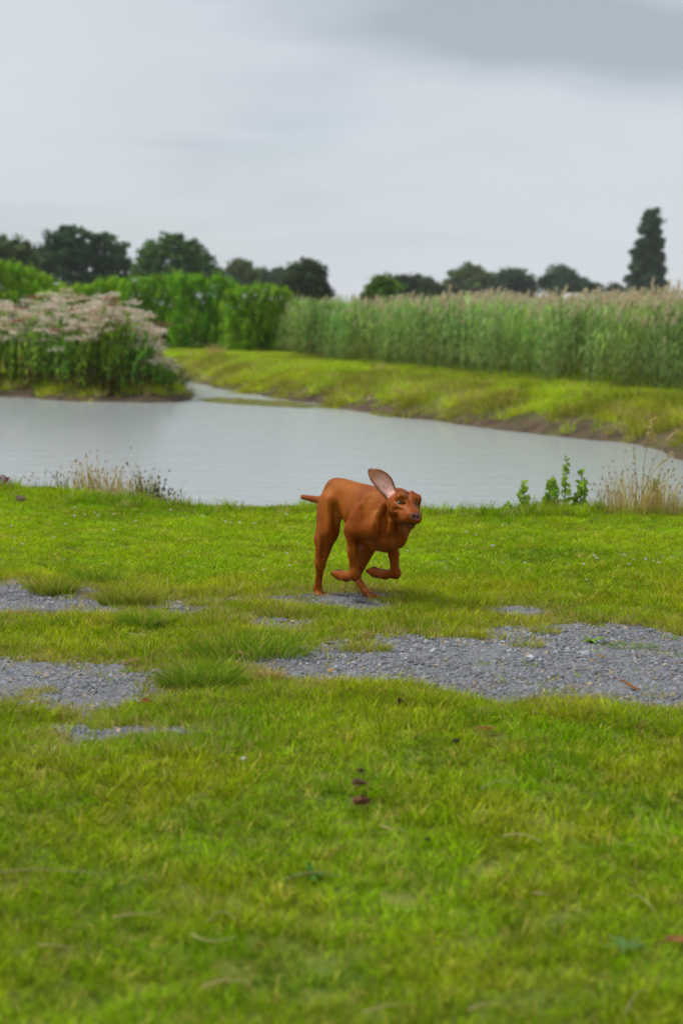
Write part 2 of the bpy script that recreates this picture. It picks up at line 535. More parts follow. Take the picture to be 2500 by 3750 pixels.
# ------------------------------------------------------------------ the gravel track
GP = [nzp(q) for q in (
    [(850, 2425), (1000, 2418), (1130, 2385), (1250, 2369), (1441, 2353), (1600, 2360), (1752, 2365), (1870, 2350), (1928, 2312), (2047, 2309), (2326, 2321), (2500, 2329), (3600, 2350),
     (3600, 2660), (2500, 2606), (2366, 2608), (2047, 2580), (1728, 2551), (1569, 2519), (1250, 2512), (1100, 2530), (1060, 2500), (980, 2450)],
    [(-1300, 2380), (0, 2412), (160, 2440), (446, 2447), (590, 2460), (606, 2536), (510, 2576), (319, 2610), (199, 2594), (0, 2580), (-1300, 2560)],
    [(-1300, 2140), (0, 2156), (120, 2172), (263, 2187), (340, 2168), (375, 2172), (359, 2225), (478, 2249), (350, 2252), (0, 2250), (-1300, 2235)],
    [(900, 2196), (1080, 2182), (1200, 2176), (1400, 2182), (1420, 2204), (1380, 2232), (1260, 2236), (1120, 2208), (1000, 2205)],
    [(917, 2270), (1000, 2263), (1116, 2276), (1130, 2300), (1060, 2323), (960, 2310)],
    [(287, 2700), (420, 2690), (558, 2702), (500, 2722), (330, 2722)],
    [(1848, 2240), (1900, 2235), (1967, 2250), (1930, 2262), (1860, 2258)],
    [(560, 2225), (640, 2215), (720, 2250), (640, 2258)],
)]


def gmask(x, y):
    d = np.full(np.shape(x), 1e9)
    for p in GP:
        d = np.minimum(d, sdpoly(x, y, p))
    return d + (fbm(x, y, 4.0, 21) - 0.5) * 0.36 + (vnoise(x, y, 18.0, 23) - .5) * 0.12


def build_gravel():
    st = 0.035
    xs, ys = np.arange(-3.6, 3.9, st), np.arange(5.2, 9.6, st)
    X, Y = np.meshgrid(xs, ys)
    x, y = X.ravel(), Y.ravel()
    g = gmask(x, y)
    z = hz(x, y) + 0.006 + (fbm(x, y, 9, 8) - .5) * 0.012
    nx = len(xs)
    i = (np.arange(len(ys) - 1)[:, None] * nx + np.arange(nx - 1)[None]).ravel()
    F = np.stack([i, i + 1, i + nx + 1, i + nx], 1)
    F = F[(g[F] < 0.05).all(1)]
    used, inv = np.unique(F, return_inverse=True)
    me = mesh_np('gravel_path', np.stack([x, y, z], 1)[used], [inv.reshape(-1, 4)], smooth=True)
    mt = noise_mat('fine_grit', (0.10, 0.105, 0.115), (0.23, 0.235, 0.25), 60, 0.95, 0.2, 0.8, 120)
    obj('gravel_path', me, mt, kind='structure', label='worn grey gravel track breaking up under grass', cat='path')
    # stones, too many to count
    n = 95000
    px = rng.uniform(-3.4, 3.7, n); py = rng.uniform(5.3, 9.5, n)
    g = gmask(px, py)
    keep = ((g < 0.03) | (rng.random(n) < .22 * (1 - sstep(.03, .22, g)))) & (np.abs(px) < 0.24 * py + 0.9)
    px, py = px[keep], py[keep]
    n = len(px)
    pz = hz(px, py) + 0.008
    base = np.array([(1, 0, -.2), (.3, .95, -.1), (-.8, .6, .0), (-.8, -.6, -.1), (.3, -.95, 0), (.15, .1, .75), (-.25, -.1, .65)])
    T = np.array([(0, 1, 5), (1, 2, 6), (1, 6, 5), (2, 3, 6), (3, 4, 6), (4, 5, 6), (4, 0, 5)])
    s = np.exp(rng.normal(math.log(0.0064), 0.36, n))
    V = base[None] + rng.normal(0, .2, (n, 7, 3))
    V[:, :, 2] *= 0.75
    a = rng.uniform(0, 6.28, n); c, q = np.cos(a)[:, None], np.sin(a)[:, None]
    V = np.stack([V[:, :, 0] * c - V[:, :, 1] * q, V[:, :, 0] * q + V[:, :, 1] * c, V[:, :, 2]], 2) * s[:, None, None]
    V += np.stack([px, py, pz], 1)[:, None]
    b = np.exp(rng.normal(math.log(0.155), 0.30, n)) * (0.75 + 0.5 * fbm(px, py, 2.5, 31))
    b = np.clip(b, 0.03, 0.55)
    tint = rng.normal(0, .012, n)
    col = np.stack([b * (.95 + tint), b * (.98), b * (1.07 - tint)], 1)
    col = np.where((rng.random(n) < .07)[:, None], b[:, None] * np.array([1.45, 1.1, .72]), col)
    me = mesh_np('gravel', V.reshape(-1, 3), [(np.arange(n)[:, None, None] * 7 + T[None]).reshape(-1, 3)], col=np.repeat(col, 7, 0))
    m, nn, l, out = new_mat('stone_chips')
    at_ = N(nn, 'ShaderNodeAttribute', attribute_type='GEOMETRY', attribute_name='col')
    p = N(nn, 'ShaderNodeBsdfPrincipled'); p.inputs['Roughness'].default_value = 0.8; p.inputs['Specular IOR Level'].default_value = 0.3
    l.new(at_.outputs['Color'], p.inputs['Base Color']); l.new(p.outputs[0], out.inputs[0])
    obj('gravel', me, m, kind='stuff', label='loose blue-grey stone chips covering the track', cat='gravel')


build_gravel()

# ------------------------------------------------------------------ lawn
G_BRIGHT = np.array([0.300, 0.475, 0.003]); G_MID = np.array([0.250, 0.420, 0.003]); G_DARK = np.array([0.145, 0.31, 0.003])
G_YEL = np.array([0.46, 0.43, 0.012]); G_STRAW = np.array([0.56, 0.44, 0.20]); G_BROWN = np.array([0.28, 0.165, 0.06])


def grass_proto(name, n, rad, h0, h1, w, leanmax, dryp, seed, mat=M_GRASS):
    r = np.random.default_rng(seed)
    a = r.uniform(0, 6.28, n); q = rad * np.sqrt(r.random(n))
    base = np.stack([q * np.cos(a), q * np.sin(a), np.full(n, -0.006)], 1)
    h = r.uniform(h0, h1, n)
    dry = np.where(r.random(n) < dryp, r.uniform(.5, 1, n), r.uniform(0, .12, n))
    V, F, A = blades(base, a + r.normal(0, .9, n), h, r.uniform(.1, leanmax, n), r.uniform(.7, 1.2, n) * w, 3, r.uniform(0, 6.28, n),
                     droop=r.uniform(0, .35, n), dry=dry, val=r.uniform(.62, 1.38, n))
    return proto(mesh_np(name, V, F, **A), mat)


lawn_protos = [grass_proto('lawn_grass_source', 18, .034, .022, .060, .0046, 1.2, .10, 100 + k) for k in range(11)]


def turf_proto(name, size, ntuft, per, seed, h0=.018, h1=.052, w=.0042):
    """a sod of short turf: many tufts in one square"""
    r = np.random.default_rng(seed)
    tx, ty = r.uniform(-size / 2, size / 2, (2, ntuft))
    th = r.uniform(.7, 1.25, ntuft) * (.8 + .4 * vnoise(tx, ty, 9, seed)); tv = np.exp(r.normal(0, .22, ntuft))
    td = np.where(r.random(ntuft) < .15, r.uniform(.3, .9, ntuft), r.uniform(0, .06, ntuft))
    n = ntuft * per
    k = np.repeat(np.arange(ntuft), per)
    a = r.uniform(0, 6.28, n); q = .034 * np.sqrt(r.random(n))
    base = np.stack([tx[k] + q * np.cos(a), ty[k] + q * np.sin(a), np.full(n, -.008)], 1)
    dry = np.where(r.random(n) < .09, r.uniform(.4, 1, n), td[k])
    V, F, A = blades(base, a + r.normal(0, .9, n), r.uniform(h0, h1, n) * th[k], r.uniform(.1, 1.2, n), r.uniform(.7, 1.25, n) * w, 3, r.uniform(0, 6.28, n),
                     droop=r.uniform(0, .35, n), dry=dry, val=tv[k] * r.uniform(.45, 1.4, n))
    parts = [(V, F, A)]
    for j in range(int(ntuft * .03)):            # clover leaves between the blades
        cx, cy = r.uniform(-size / 2, size / 2, 2); vv = r.uniform(.6, .95)
        for i in range(4):
            c = np.array([cx + r.normal(0, .016), cy + r.normal(0, .016), r.uniform(.018, .04)])
            for g in range(3):
                t = g * 2.094 + r.uniform(0, .5)
                d = np.array([math.cos(t), math.sin(t), r.uniform(.1, .5)]); s_ = np.array([-math.sin(t), math.cos(t), 0])
                L, W = r.uniform(.008, .012), r.uniform(.0045, .0065)
                parts.append((np.array([c, c + d * L * .6 + s_ * W, c + d * L, c + d * L * .6 - s_ * W]), [np.array([[0, 1, 2, 3]])], dict(dry=np.zeros(4), val=np.full(4, vv))))
    V, F, A = merge(parts)
    return proto(mesh_np(name, V, F, **A), M_GRASS)


def lawn_colour(x, y, g, r, jit):
    n = len(x)
    f1, f2, f3 = fbm(x, y, 1.1, 41), fbm(x, y, 3.5, 43), fbm(x, y, 9, 47, 2)
    bank = sstep(9.0, 9.9, y)                              # lush short turf between track and pond
    trk = sstep(5.7, 6.1, y) * (1 - sstep(8.8, 9.6, y))    # worn strip along the track
    mixv = np.clip(sstep(.32, .66, f2 * .6 + f1 * .4) * .75 + .25 * r.random(n), 0, 1)[:, None]
    col = G_DARK * (1 - mixv) + G_MID * mixv
    br = (bank * .85 + .12)[:, None] * sstep(.2, .55, f1)[:, None]
    col = col * (1 - br) + G_BRIGHT * br
    yel = np.clip(.34 * sstep(.44, .70, f3 * .4 + f2 * .6) * (1 - .75 * bank) + .2 * trk, 0, .8)[:, None]
    col = col * (1 - yel) + G_YEL * yel
    col = col * np.exp(r.normal(0, jit, (n, 1))) * (1 + r.normal(0, .04, (n, 3)))
    return col, f1, f2, bank, trk


def tilt_to_ground(x, y, yaw):
    e = .06
    gx = (hz(x + e, y) - hz(x - e, y)) / (2 * e); gy = (hz(x, y + e) - hz(x, y - e)) / (2 * e)
    out = np.zeros((len(x), 3))
    for i in range(len(x)):
        out[i] = (Matrix(((1, 0, 0), (0, 1, 0), (0, 0, 1))).to_4x4() @ Vector((-gx[i], -gy[i], 1)).to_track_quat('Z', 'Y').to_matrix().to_4x4() @ Matrix.Rotation(yaw[i], 4, 'Z')).to_euler()
    return out


def build_lawn():
    r = np.random.default_rng(12)
    SZ = .21
    sods = [turf_proto('turf_source', SZ * 1.12, 62, 18, 800 + k) for k in range(9)]
    gx, gy = np.meshgrid(np.arange(-5.2, 5.2, SZ), np.arange(2.5, 15.2, SZ))
    x, y = gx.ravel() + r.normal(0, .02, gx.size), gy.ravel() + r.normal(0, .02, gx.size)
    z, d, _ = land(x, y)
    g = gmask(x, y)
    k = (np.abs(x) < .215 * y + 1.25) & (d > .12) & (g > .19)
    x, y, z, g = x[k], y[k], z[k], g[k]
    n = len(x)
    col, f1, f2, bank, trk = lawn_colour(x, y, g, r, .07)
    hs = (.75 + .5 * f2) * (1 - .2 * bank) * (1 + .25 * trk * sstep(.45, .65, f2)) * r.uniform(.9, 1.1, n)
    rot = tilt_to_ground(x, y, r.uniform(0, 6.28, n))
    instancer('grass', sods, np.stack([x, y, z], 1), rot, np.stack([np.ones(n), np.ones(n), hs], 1), col, kind='stuff',
              label='short green lawn grass around the gravel track and up to the pond', cat='grass')
    # ragged edges of the turf along the gravel
    n = 150000
    x = r.uniform(-4, 4.2, n); y = r.uniform(5.0, 9.9, n)
    k = np.abs(x) < .215 * y + 1.25
    x, y = x[k], y[k]
    g = gmask(x, y)
    k = (g < .31) & ((g > .02) | (r.random(len(x)) < .012 + .16 * sstep(-.16, .0, g))) & ((g > .09) | (r.random(len(x)) < .55))
    x, y, g = x[k], y[k], g[k]
    n = len(x); z = hz(x, y)
    col, f1, f2, bank, trk = lawn_colour(x, y, g, r, .2)
    isd = r.random(n) < .14 + .45 * (1 - sstep(.02, .22, g))
    dr = np.where((r.random(n) < .3)[:, None], G_BROWN, G_STRAW) * r.uniform(.7, 1.1, (n, 1))
    col = np.where(isd[:, None], dr * .8 + col * .2, col)
    sc = r.uniform(.7, 1.25, n) * (.75 + .5 * f2) * np.where(g < .15, .75, 1.0)
    rot = np.stack([r.normal(0, .18, n), r.normal(0, .18, n), r.uniform(0, 6.28, n)], 1)
    instancer('track_edge_grass', lawn_protos, np.stack([x, y, z], 1), rot, np.stack([sc, sc, sc * r.uniform(.8, 1.2, n)], 1), col, kind='stuff',
              label='straw-flecked grass creeping over the edges of the gravel patches', cat='grass')


build_lawn()


def build_fringe():
    r = np.random.default_rng(33)
    n = 26000
    x = r.uniform(-4.6, 4.6, n); y = r.uniform(11.6, 15.0, n)
    z, d, _ = land(x, y)
    f = fbm(x, y, 1.6, 91)
    k = (np.abs(x) < .215 * y + 1.25) & (d > .35) & (d < 1.35) & (r.random(n) < .10 + .9 * sstep(.42, .65, f))
    x, y, z, f = x[k], y[k], z[k], f[k]
    n = len(x)
    col, *_ = lawn_colour(x, y, np.ones(n), r, .2)
    isd = r.random(n) < .07
    col = np.where(isd[:, None], G_STRAW * r.uniform(.7, 1.1, (n, 1)), col)
    sc = r.uniform(.8, 1.5, n) * (.7 + .8 * f)
    rot = np.stack([r.normal(0, .15, n), r.normal(0, .15, n), r.uniform(0, 6.28, n)], 1)
    instancer('waterside_grass', lawn_protos, np.stack([x, y, z], 1), rot, np.stack([sc, sc, sc * r.uniform(1, 1.9, n)], 1), col, kind='stuff',
              label='longer ragged grass fringe along the near edge of the pond', cat='grass')


build_fringe()


def build_bank_grass():
    r = np.random.default_rng(77)
    pr = [grass_proto('bank_grass_source', 22, .12, .08, .24, .011, 1.2, .22, 300 + k) for k in range(5)]
    n = 170000
    x = r.uniform(-16, 12, n); y = r.uniform(17, 62, n)
    keep = (np.abs(x) < .235 * y + 1.0)
    x, y = x[keep], y[keep]
    z, d, isl = land(x, y)
    f1, f2 = fbm(x, y, .45, 51), fbm(x, y, 1.6, 53)
    pk = np.where(isl, 0.75 * sstep(.05, .6, d + (f2 - .5) * .8), np.clip(sstep(.0, .8, d + (f2 - .5) * 2.0), 0, 1) * .9 + .05 * (d > .05))
    mb = sdpoly(x, y, MUDBAR) < 0
    keep = (r.random(len(x)) < np.where(mb, .25, pk)) & (d < 14)
    x, y, z, d, isl, f1, f2, mb = [q[keep] for q in (x, y, z, d, isl, f1, f2, mb)]
    n = len(x)
    slope = (1 - sstep(.9, 1.7, d))[:, None]
    flat = sstep(1.5, 2.0, d)[:, None]
    col = G_MID * (1 - flat) + G_BRIGHT * flat
    yb = (slope * sstep(.35, .6, f2)[:, None] * .4)
    col = col * (1 - yb) + (G_YEL * .85 + G_BROWN * .15) * yb
    strp = np.where(r.random(n) < .05 + .22 * slope[:, 0] * sstep(.4, .65, f1), 1, 0)[:, None]
    col = np.where(strp > 0, G_STRAW * r.uniform(.55, .95, (n, 1)), col)
    col = col * np.exp(r.normal(0, .2, (n, 1)))
    col = col * (.62 + .75 * sstep(.3, .7, fbm(x, y, 1.1, 57)))[:, None]
    sc = r.uniform(.6, 1.2, n) * np.where(d > 1.7, .55, 1.0) * np.where(mb, .25, 1)
    rot = np.stack([r.normal(0, .2, n), r.normal(0, .2, n), r.uniform(0, 6.28, n)], 1)
    instancer('bank_grass', pr, np.stack([x, y, z], 1), rot, np.stack([sc, sc, sc], 1), col, kind='stuff',
              label='rough yellow-green grass on the far bank of the pond', cat='grass')


build_bank_grass()


# ------------------------------------------------------------------ reed bed
def build_reeds():
    m = M_GRASS

    def reed(seed, plume):
        r = np.random.default_rng(seed)
        parts = []
        H = 1.52 + r.normal(0, .05)
        bend = r.normal(.05, .05)
        pts = [np.array([bend * (t ** 2) * H, 0.0, H * t]) for t in np.linspace(0, 1, 6)]
        v, f, _ = tube(pts, [.006, .006, .005, .005, .004, .002], 3)
        parts.append((v, f, dict(dry=np.full(len(v), .25), val=np.full(len(v), .9))))
        for k in range(11):
            t = r.uniform(.18, 1.0)
            b = np.array([[bend * t * t * H, 0, H * t]])
            V, F, A = blades(b, np.array([r.uniform(0, 6.28)]), r.uniform(.22, .40), r.uniform(.6, 1.5), r.uniform(.022, .034), 4, droop=r.uniform(.1, .7),
                             dry=np.array([r.choice([0, 0, 0, .35, .8]) if t < .45 else r.choice([0, 0, .1])]), val=np.array([r.uniform(.7, 1.3)]))
            parts.append((V, F, A))
        if plume:
            top = pts[-1]
            for k in range(26):
                t = r.random()
                b = (top + np.array([.06 * t, 0, .02 + .20 * t]) + r.normal(0, .012, 3))[None]
                V, F, A = blades(b, np.array([r.normal(0, 1.0)]), r.uniform(.07, .13) * (1.2 - .6 * t), r.uniform(.4, 1.2), r.uniform(.018, .03), 2,
                                 np.array([r.uniform(0, 6.28)]), droop=r.uniform(0, .6), dry=np.array([2.0]), val=np.array([r.uniform(.75, 1.15)]))
                parts.append((V, F, A))
        V, F, A = merge(parts)
        return proto(mesh_np('reed_source', V, F, **A), M_REED)

    mm, n, l, out = new_mat('reed_leaf')
    a = N(n, 'ShaderNodeAttribute', attribute_type='INSTANCER', attribute_name='icol')
    d = N(n, 'ShaderNodeAttribute', attribute_type='GEOMETRY', attribute_name='dry')
    v = N(n, 'ShaderNodeAttribute', attribute_type='GEOMETRY', attribute_name='val')
    rp = N(n, 'ShaderNodeValToRGB'); e = rp.color_ramp.elements           # dry 0..1 straw, 2 = plume
    mx = N(n, 'ShaderNodeMix', data_type='RGBA', clamp_factor=True); mx.inputs['B'].default_value = (.36, .27, .12, 1)
    gt = N(n, 'ShaderNodeMath', operation='GREATER_THAN'); gt.inputs[1].default_value = 1.5
    mx2 = N(n, 'ShaderNodeMix', data_type='RGBA'); mx2.inputs['B'].default_value = (.60, .50, .33, 1)
    l.new(d.outputs['Fac'], mx.inputs['Factor']); l.new(a.outputs['Color'], mx.inputs['A'])
    l.new(d.outputs['Fac'], gt.inputs[0]); l.new(gt.outputs[0], mx2.inputs['Factor']); l.new(mx.outputs['Result'], mx2.inputs['A'])
    sc = N(n, 'ShaderNodeVectorMath', operation='SCALE'); l.new(mx2.outputs['Result'], sc.inputs[0]); l.new(v.outputs['Fac'], sc.inputs['Scale'])
    n.remove(rp)
    p = N(n, 'ShaderNodeBsdfPrincipled'); p.inputs['Roughness'].default_value = .6; p.inputs['Specular IOR Level'].default_value = .15
    t = N(n, 'ShaderNodeBsdfTranslucent'); mixn = N(n, 'ShaderNodeMixShader'); mixn.inputs[0].default_value = .4
    l.new(sc.outputs[0], p.inputs['Base Color']); l.new(sc.outputs[0], t.inputs['Color'])
    l.new(p.outputs[0], mixn.inputs[1]); l.new(t.outputs[0], mixn.inputs[2]); l.new(mixn.outputs[0], out.inputs[0])
    M_REED = mm
    pr = [reed(400 + k, True) for k in range(6)]
    pg = [reed(450 + k, False) for k in range(4)]
    r = np.random.default_rng(9)
    front = np.array([(-2.6, 57.0), (-2.2, 53.5), (-.4, 46.5), (1.0, 42.0), (2.65, 36.9), (3.87, 32.2), (5.6, 28.2), (8, 25.5), (14, 24)])
    back = np.array([(26, 40), (20, 60), (6, 84), (-6, 84)])
    poly = np.concatenate([front, back])
    n = 60000
    x = r.uniform(-6, 22, n); y = r.uniform(23, 84, n)
    keep = (x < .235 * y + 1.5)
    x, y = x[keep], y[keep]
    s = -sdpoly(x, y, poly) + (fbm(x, y, .8, 61) - .5) * 1.4
    keep = (s > 0) & (r.random(len(x)) < np.where(s < 3, 1.0, .35))
    x, y, s = x[keep], y[keep], s[keep]
    n = len(x)
    z = hz(x, y)
    f = fbm(x, y, .5, 63)
    cg = np.array([.15, .32, .045]); cb = np.array([.22, .36, .10]); cy = np.array([.29, .39, .05])
    k1 = sstep(.35, .6, f)[:, None]; k2 = sstep(.5, .7, fbm(x, y, .9, 65))[:, None]
    col = cg * (1 - k1) + cb * k1
    col = col * (1 - .6 * k2) + cy * .6 * k2
    col = col * np.exp(r.normal(0, .22, (n, 1))) * (.62 + .72 * sstep(.3, .7, fbm(x * 1.0, y * .5, 1.5, 69)))[:, None]
    sc = r.uniform(.76, 1.12, n) * (0.80 + .34 * fbm(x, y, .45, 67))
    edge = s < .5
    sc = np.where(edge, sc * r.uniform(.45, 1.0, n), sc)
    rot = np.stack([r.normal(0, .06, n), r.normal(.08, .09, n), r.normal(.1, .9, n)], 1)
    pm = r.random(n) < np.where(edge, .15, np.clip(.06 + .38 * sstep(-1, 5, x), 0, .45) * (.25 + 1.5 * sstep(.35, .65, fbm(x, y, .7, 75))))
    P = np.stack([x, y, z], 1); S = np.stack([sc, sc, sc], 1)
    instancer('reeds', pr, P[pm], rot[pm], S[pm], col[pm], kind='stuff', label='dense bed of tall common reeds with beige plumes behind the far bank', cat='reeds')
    instancer('leafy_reeds', pg, P[~pm], rot[~pm], S[~pm], col[~pm], kind='stuff', label='green plumeless reed stems filling the bed behind the far bank', cat='reeds')


build_reeds()


# ------------------------------------------------------------------ trees and bushes
def foliage_lobes(lobes, Y, r, clump_px, per_lobe, leaves_per, leaf, col, var=.22, flat=.85, depth=.9, base=None, spray=(1.15, 1.15, .75)):
    """leaf clumps spread through lobes given as (column, row, radius) seen at distance Y"""
    k = Y / FPX
    P, S, CC, NN = [], [], [], []
    tot = sum(q[2] ** 2 for q in lobes)
    for (px, py, rad) in lobes:
        c = at(px, py, Y); rm = rad * k
        c = c + np.array([0, r.normal(0, .5) * rm * depth, 0])
        m = max(5, int(per_lobe * len(lobes) * rad ** 2 / tot))
        d = r.normal(size=(m, 3)); d /= np.linalg.norm(d, axis=1, keepdims=True)
        q = rm * ((r.random(m) ** .45) * np.where(r.random(m) < .18, r.uniform(1.05, 1.32, m), 1.0))[:, None] * np.array([1, 1.0, flat])
        cc = c + d * q
        cr = clump_px * k * r.uniform(.45, 1.3, m)
        val = np.exp(r.normal(0, var, m))
        dd = r.normal(size=(m, leaves_per, 3)); dd /= np.linalg.norm(dd, axis=2, keepdims=True)
        lp = cc[:, None] + dd * (cr[:, None, None] * (r.random((m, leaves_per)) ** .5)[:, :, None]) * np.array(spray)
        P.append(lp.reshape(-1, 3))
        nn = dd * .7 + r.normal(size=dd.shape) * .6 + np.array([0, 0, .5])
        NN.append(nn.reshape(-1, 3))
        cl = np.asarray(col)[None, None] * val[:, None, None] * np.exp(r.normal(0, .15, (m, leaves_per, 1))) * (1 + r.normal(0, .06, (m, 1, 3)))
        CC.append(cl.reshape(-1, 3))
    P, NN, CC = np.concatenate(P), np.concatenate(NN), np.concatenate(CC)
    ok = P[:, 2] > (.05 if base is None else base)
    return P[ok], NN[ok], np.clip(CC[ok], .003, .6)


def make_tree(name, label, cat, group, lobes, Y, col, leaf, per_lobe=26, leaves_per=26, clump=16, seed=1, limb=True, crown='crown', flat=.85, var=.22, spray=(1.15, 1.15, .75)):
    r = np.random.default_rng(seed)
    P, NN, CC = foliage_lobes(lobes, Y, r, clump, per_lobe, leaves_per, leaf, col, var, flat, spray=spray)
    k = Y / FPX
    cx = np.mean([q[0] for q in lobes]); bot = max(q[1] for q in lobes)
    b = at(cx, HOR, Y); b[2] = 0.0
    root = empty(name, b, label, cat, group)
    V, F, A = leaves(P - b, leaf * r.uniform(.7, 1.3, len(P)), NN, 1.5, r, col=CC)
    obj(crown, mesh_np(crown, V, F, **A), M_LEAF, root)
    top = min(q[1] for q in lobes)
    zt = at(cx, top, Y)[2]
    tr = max(.04, zt * .028)
    parts = [tube(np.array([(0, 0, -.1), (tr * .3, 0, zt * .3), (-tr * .3, tr, zt * .55), (0, 0, zt * .8)]), [tr * 1.3, tr, tr * .7, tr * .25], 7)]
    for (px, py, rad) in lobes[:9]:
        e = at(px, py, Y) - b
        s0 = np.array([0, 0, max(.2, min(e[2] * .55, zt * .5))])
        parts.append(tube(np.array([s0, s0 * .5 + e * .5 + np.array([0, 0, .06 * zt]), e]), [tr * .55, tr * .35, tr * .12], 5))
    V, F, A = merge(parts)
    obj('trunk' if limb else 'stems', mesh_np('trunk', V, F, True), M_BARK, root)
    return root


T_DARK = (.048, .105, .036); T_MID = (.080, .170, .034); T_BLUE = (.062, .115, .052); T_OLIVE = (.105, .150, .045); T_LIGHT = (.13, .24, .04)
GT = 'trees on the skyline behind the pond'
trees = [
    ('oak_tree', 'low dark tree cut off by the left edge of the picture', [(-40, 900, 70), (20, 925, 55), (75, 912, 45), (115, 945, 45), (50, 985, 65), (-30, 990, 70), (120, 1000, 45)], 170, T_OLIVE, .34),
    ('oak_tree', 'tallest and darkest broad tree of the left-hand group', [(252, 862, 45), (215, 895, 55), (300, 895, 65), (372, 885, 45), (425, 925, 55), (160, 935, 45), (250, 960, 85), (370, 975, 80), (455, 985, 50), (165, 1005, 60), (300, 1040, 70), (420, 1040, 60)], 180, T_DARK, .36),
    ('oak_tree', 'broad green tree right of the tallest dark tree, sloping down rightward', [(625, 895, 50), (560, 930, 55), (690, 918, 50), (740, 962, 48), (640, 980, 85), (535, 985, 55), (770, 1005, 42), (812, 1010, 16), (700, 1020, 60), (590, 1030, 60)], 175, T_MID, .35),
    ('field_tree', 'small pale tree with a thin crown just right of the broad trees', [(882, 980, 34), (860, 1005, 28), (908, 1012, 34), (885, 1040, 40)], 230, T_OLIVE, .42),
    ('field_tree', 'lowest small tree between the thin pale tree and the cone-shaped one', [(960, 1010, 26), (985, 1030, 26), (1015, 1005, 24), (1010, 1040, 30), (945, 1040, 28)], 260, T_BLUE, .42),
    ('field_tree', 'dark dome-shaped tree standing above the end of the bright hedge', [(1125, 972, 30), (1090, 1000, 42), (1150, 1005, 42), (1075, 1045, 45), (1125, 1050, 60), (1170, 1055, 42), (1190, 1080, 25), (1110, 1085, 50)], 140, (.055, .085, .030), .28),
    ('young_tree', 'light green airy young tree rising just over the reeds', [(1398, 1040, 36), (1372, 1068, 34), (1430, 1062, 34), (1350, 1090, 26), (1400, 1095, 40)], 95, T_LIGHT, .17),
    ('field_tree', 'loose grey-green tree beside the light green young tree', [(1470, 1035, 30), (1520, 1035, 32), (1560, 1045, 34), (1595, 1065, 28), (1500, 1075, 36), (1555, 1085, 36)], 210, (.05, .075, .03), .36),
    ('field_tree', 'round olive-green tree, taller one of the pair above the reeds', [(1722, 995, 38), (1680, 1020, 42), (1765, 1020, 42), (1650, 1050, 32), (1720, 1050, 60), (1690, 1085, 50), (1770, 1080, 40)], 300, T_OLIVE, .5),
    ('field_tree', 'low wide dark tree touching the round olive tree', [(1845, 1015, 32), (1890, 1012, 34), (1925, 1035, 30), (1830, 1050, 38), (1880, 1055, 48), (1940, 1065, 26)], 310, T_BLUE, .5),
    ('field_tree', 'rounded dark tree between the olive pair and the tall poplar', [(2040, 1005, 38), (2010, 1035, 34), (2085, 1022, 40), (2125, 1045, 34), (2165, 1060, 28), (2060, 1065, 50), (2110, 1080, 40)], 300, T_BLUE, .5),
    ('field_tree', 'tiny pale tree at the foot of the tall poplar', [(2250, 1065, 24), (2232, 1080, 20), (2272, 1078, 20)], 330, (.06, .09, .035), .45),
    ('poplar_tree', 'tall narrow dark poplar at the right of the skyline', [(2378, 778, 14), (2398, 776, 14), (2372, 800, 22), (2396, 812, 22), (2362, 840, 26), (2392, 850, 28), (2354, 885, 28), (2388, 895, 32), (2418, 880, 12), (2346, 930, 32), (2386, 940, 36), (2410, 950, 22), (2338, 975, 34), (2382, 985, 38), (2412, 990, 24), (2330, 1020, 36), (2376, 1030, 40), (2412, 1035, 28), (2326, 1065, 38), (2376, 1075, 42), (2414, 1075, 30)], 270, T_BLUE, .44),
]
for i, (nm, lb, lob, Y, col, lf) in enumerate(trees):
    make_tree(nm, lb, 'tree', GT, lob, Y, col, lf, per_lobe=62, leaves_per=30, clump=19 if nm != 'poplar_tree' else 13, seed=500 + i)

B_HI = (.27, .50, .018); B_MID = (.19, .42, .02); B_DK = (.07, .18, .02)
GB = 'bright green bushes of the hedge'
HEDGE_X = [-200, -80, 30, 130, 230, 260]
HEDGE_T = [985, 968, 958, 985, 1040, 1060]
ROW_X = [140, 300, 450, 600, 700, 800, 872]
ROW_T = [1072, 1042, 1020, 1008, 1004, 1012, 1032]
END_X = [838, 900, 960, 1030, 1085]
END_T = [1062, 1046, 1036, 1054, 1100]


def run_of_sprays(x0, x1, tx, tt, bottom, seed, step=21):
    r = np.random.default_rng(seed)
    out = []
    px = x0
    while px < x1:
        top = np.interp(px, tx, tt) + r.normal(0, 3)
        rad = r.uniform(15, 22)
        y = top + rad
        while y < bottom:
            out.append((px + r.normal(0, 7), y, rad))
            y += rad * r.uniform(.75, 1.1); rad = min(36, rad * 1.15)
        px += step * r.uniform(.7, 1.2)
    return out


bushes = [
    ('bright green rounded bush at the left edge behind the fluffy thicket', run_of_sprays(-120, 255, HEDGE_X, HEDGE_T, 1110, 1), 74, B_HI, .075),
    ('low sloping start of the bright hedge above the fluffy thicket', run_of_sprays(140, 455, ROW_X, ROW_T, 1240, 2), 64, B_HI, .06),
    ('tall bright hedge bush in the middle of the hedge row', run_of_sprays(450, 665, ROW_X, ROW_T, 1285, 3), 61, (.22, .44, .02), .058),
    ('tallest hedge bush beside the dark gap in the hedge', run_of_sprays(655, 815, ROW_X, ROW_T, 1285, 4) + run_of_sprays(812, 870, ROW_X, ROW_T, 1110, 7), 60, B_MID, .058),
    ('end bush of the hedge next to the reeds', run_of_sprays(842, 1080, END_X, END_T, 1290, 5), 56, (.24, .44, .02), .055),
]
for i, (lb, lob, Y, col, lf) in enumerate(bushes):
    make_tree('bush', lb, 'bush', GB, lob, Y, col, lf, per_lobe=8, leaves_per=52, clump=19, seed=600 + i, limb=False, crown='foliage', var=.22, spray=(.7, .7, 1.35))


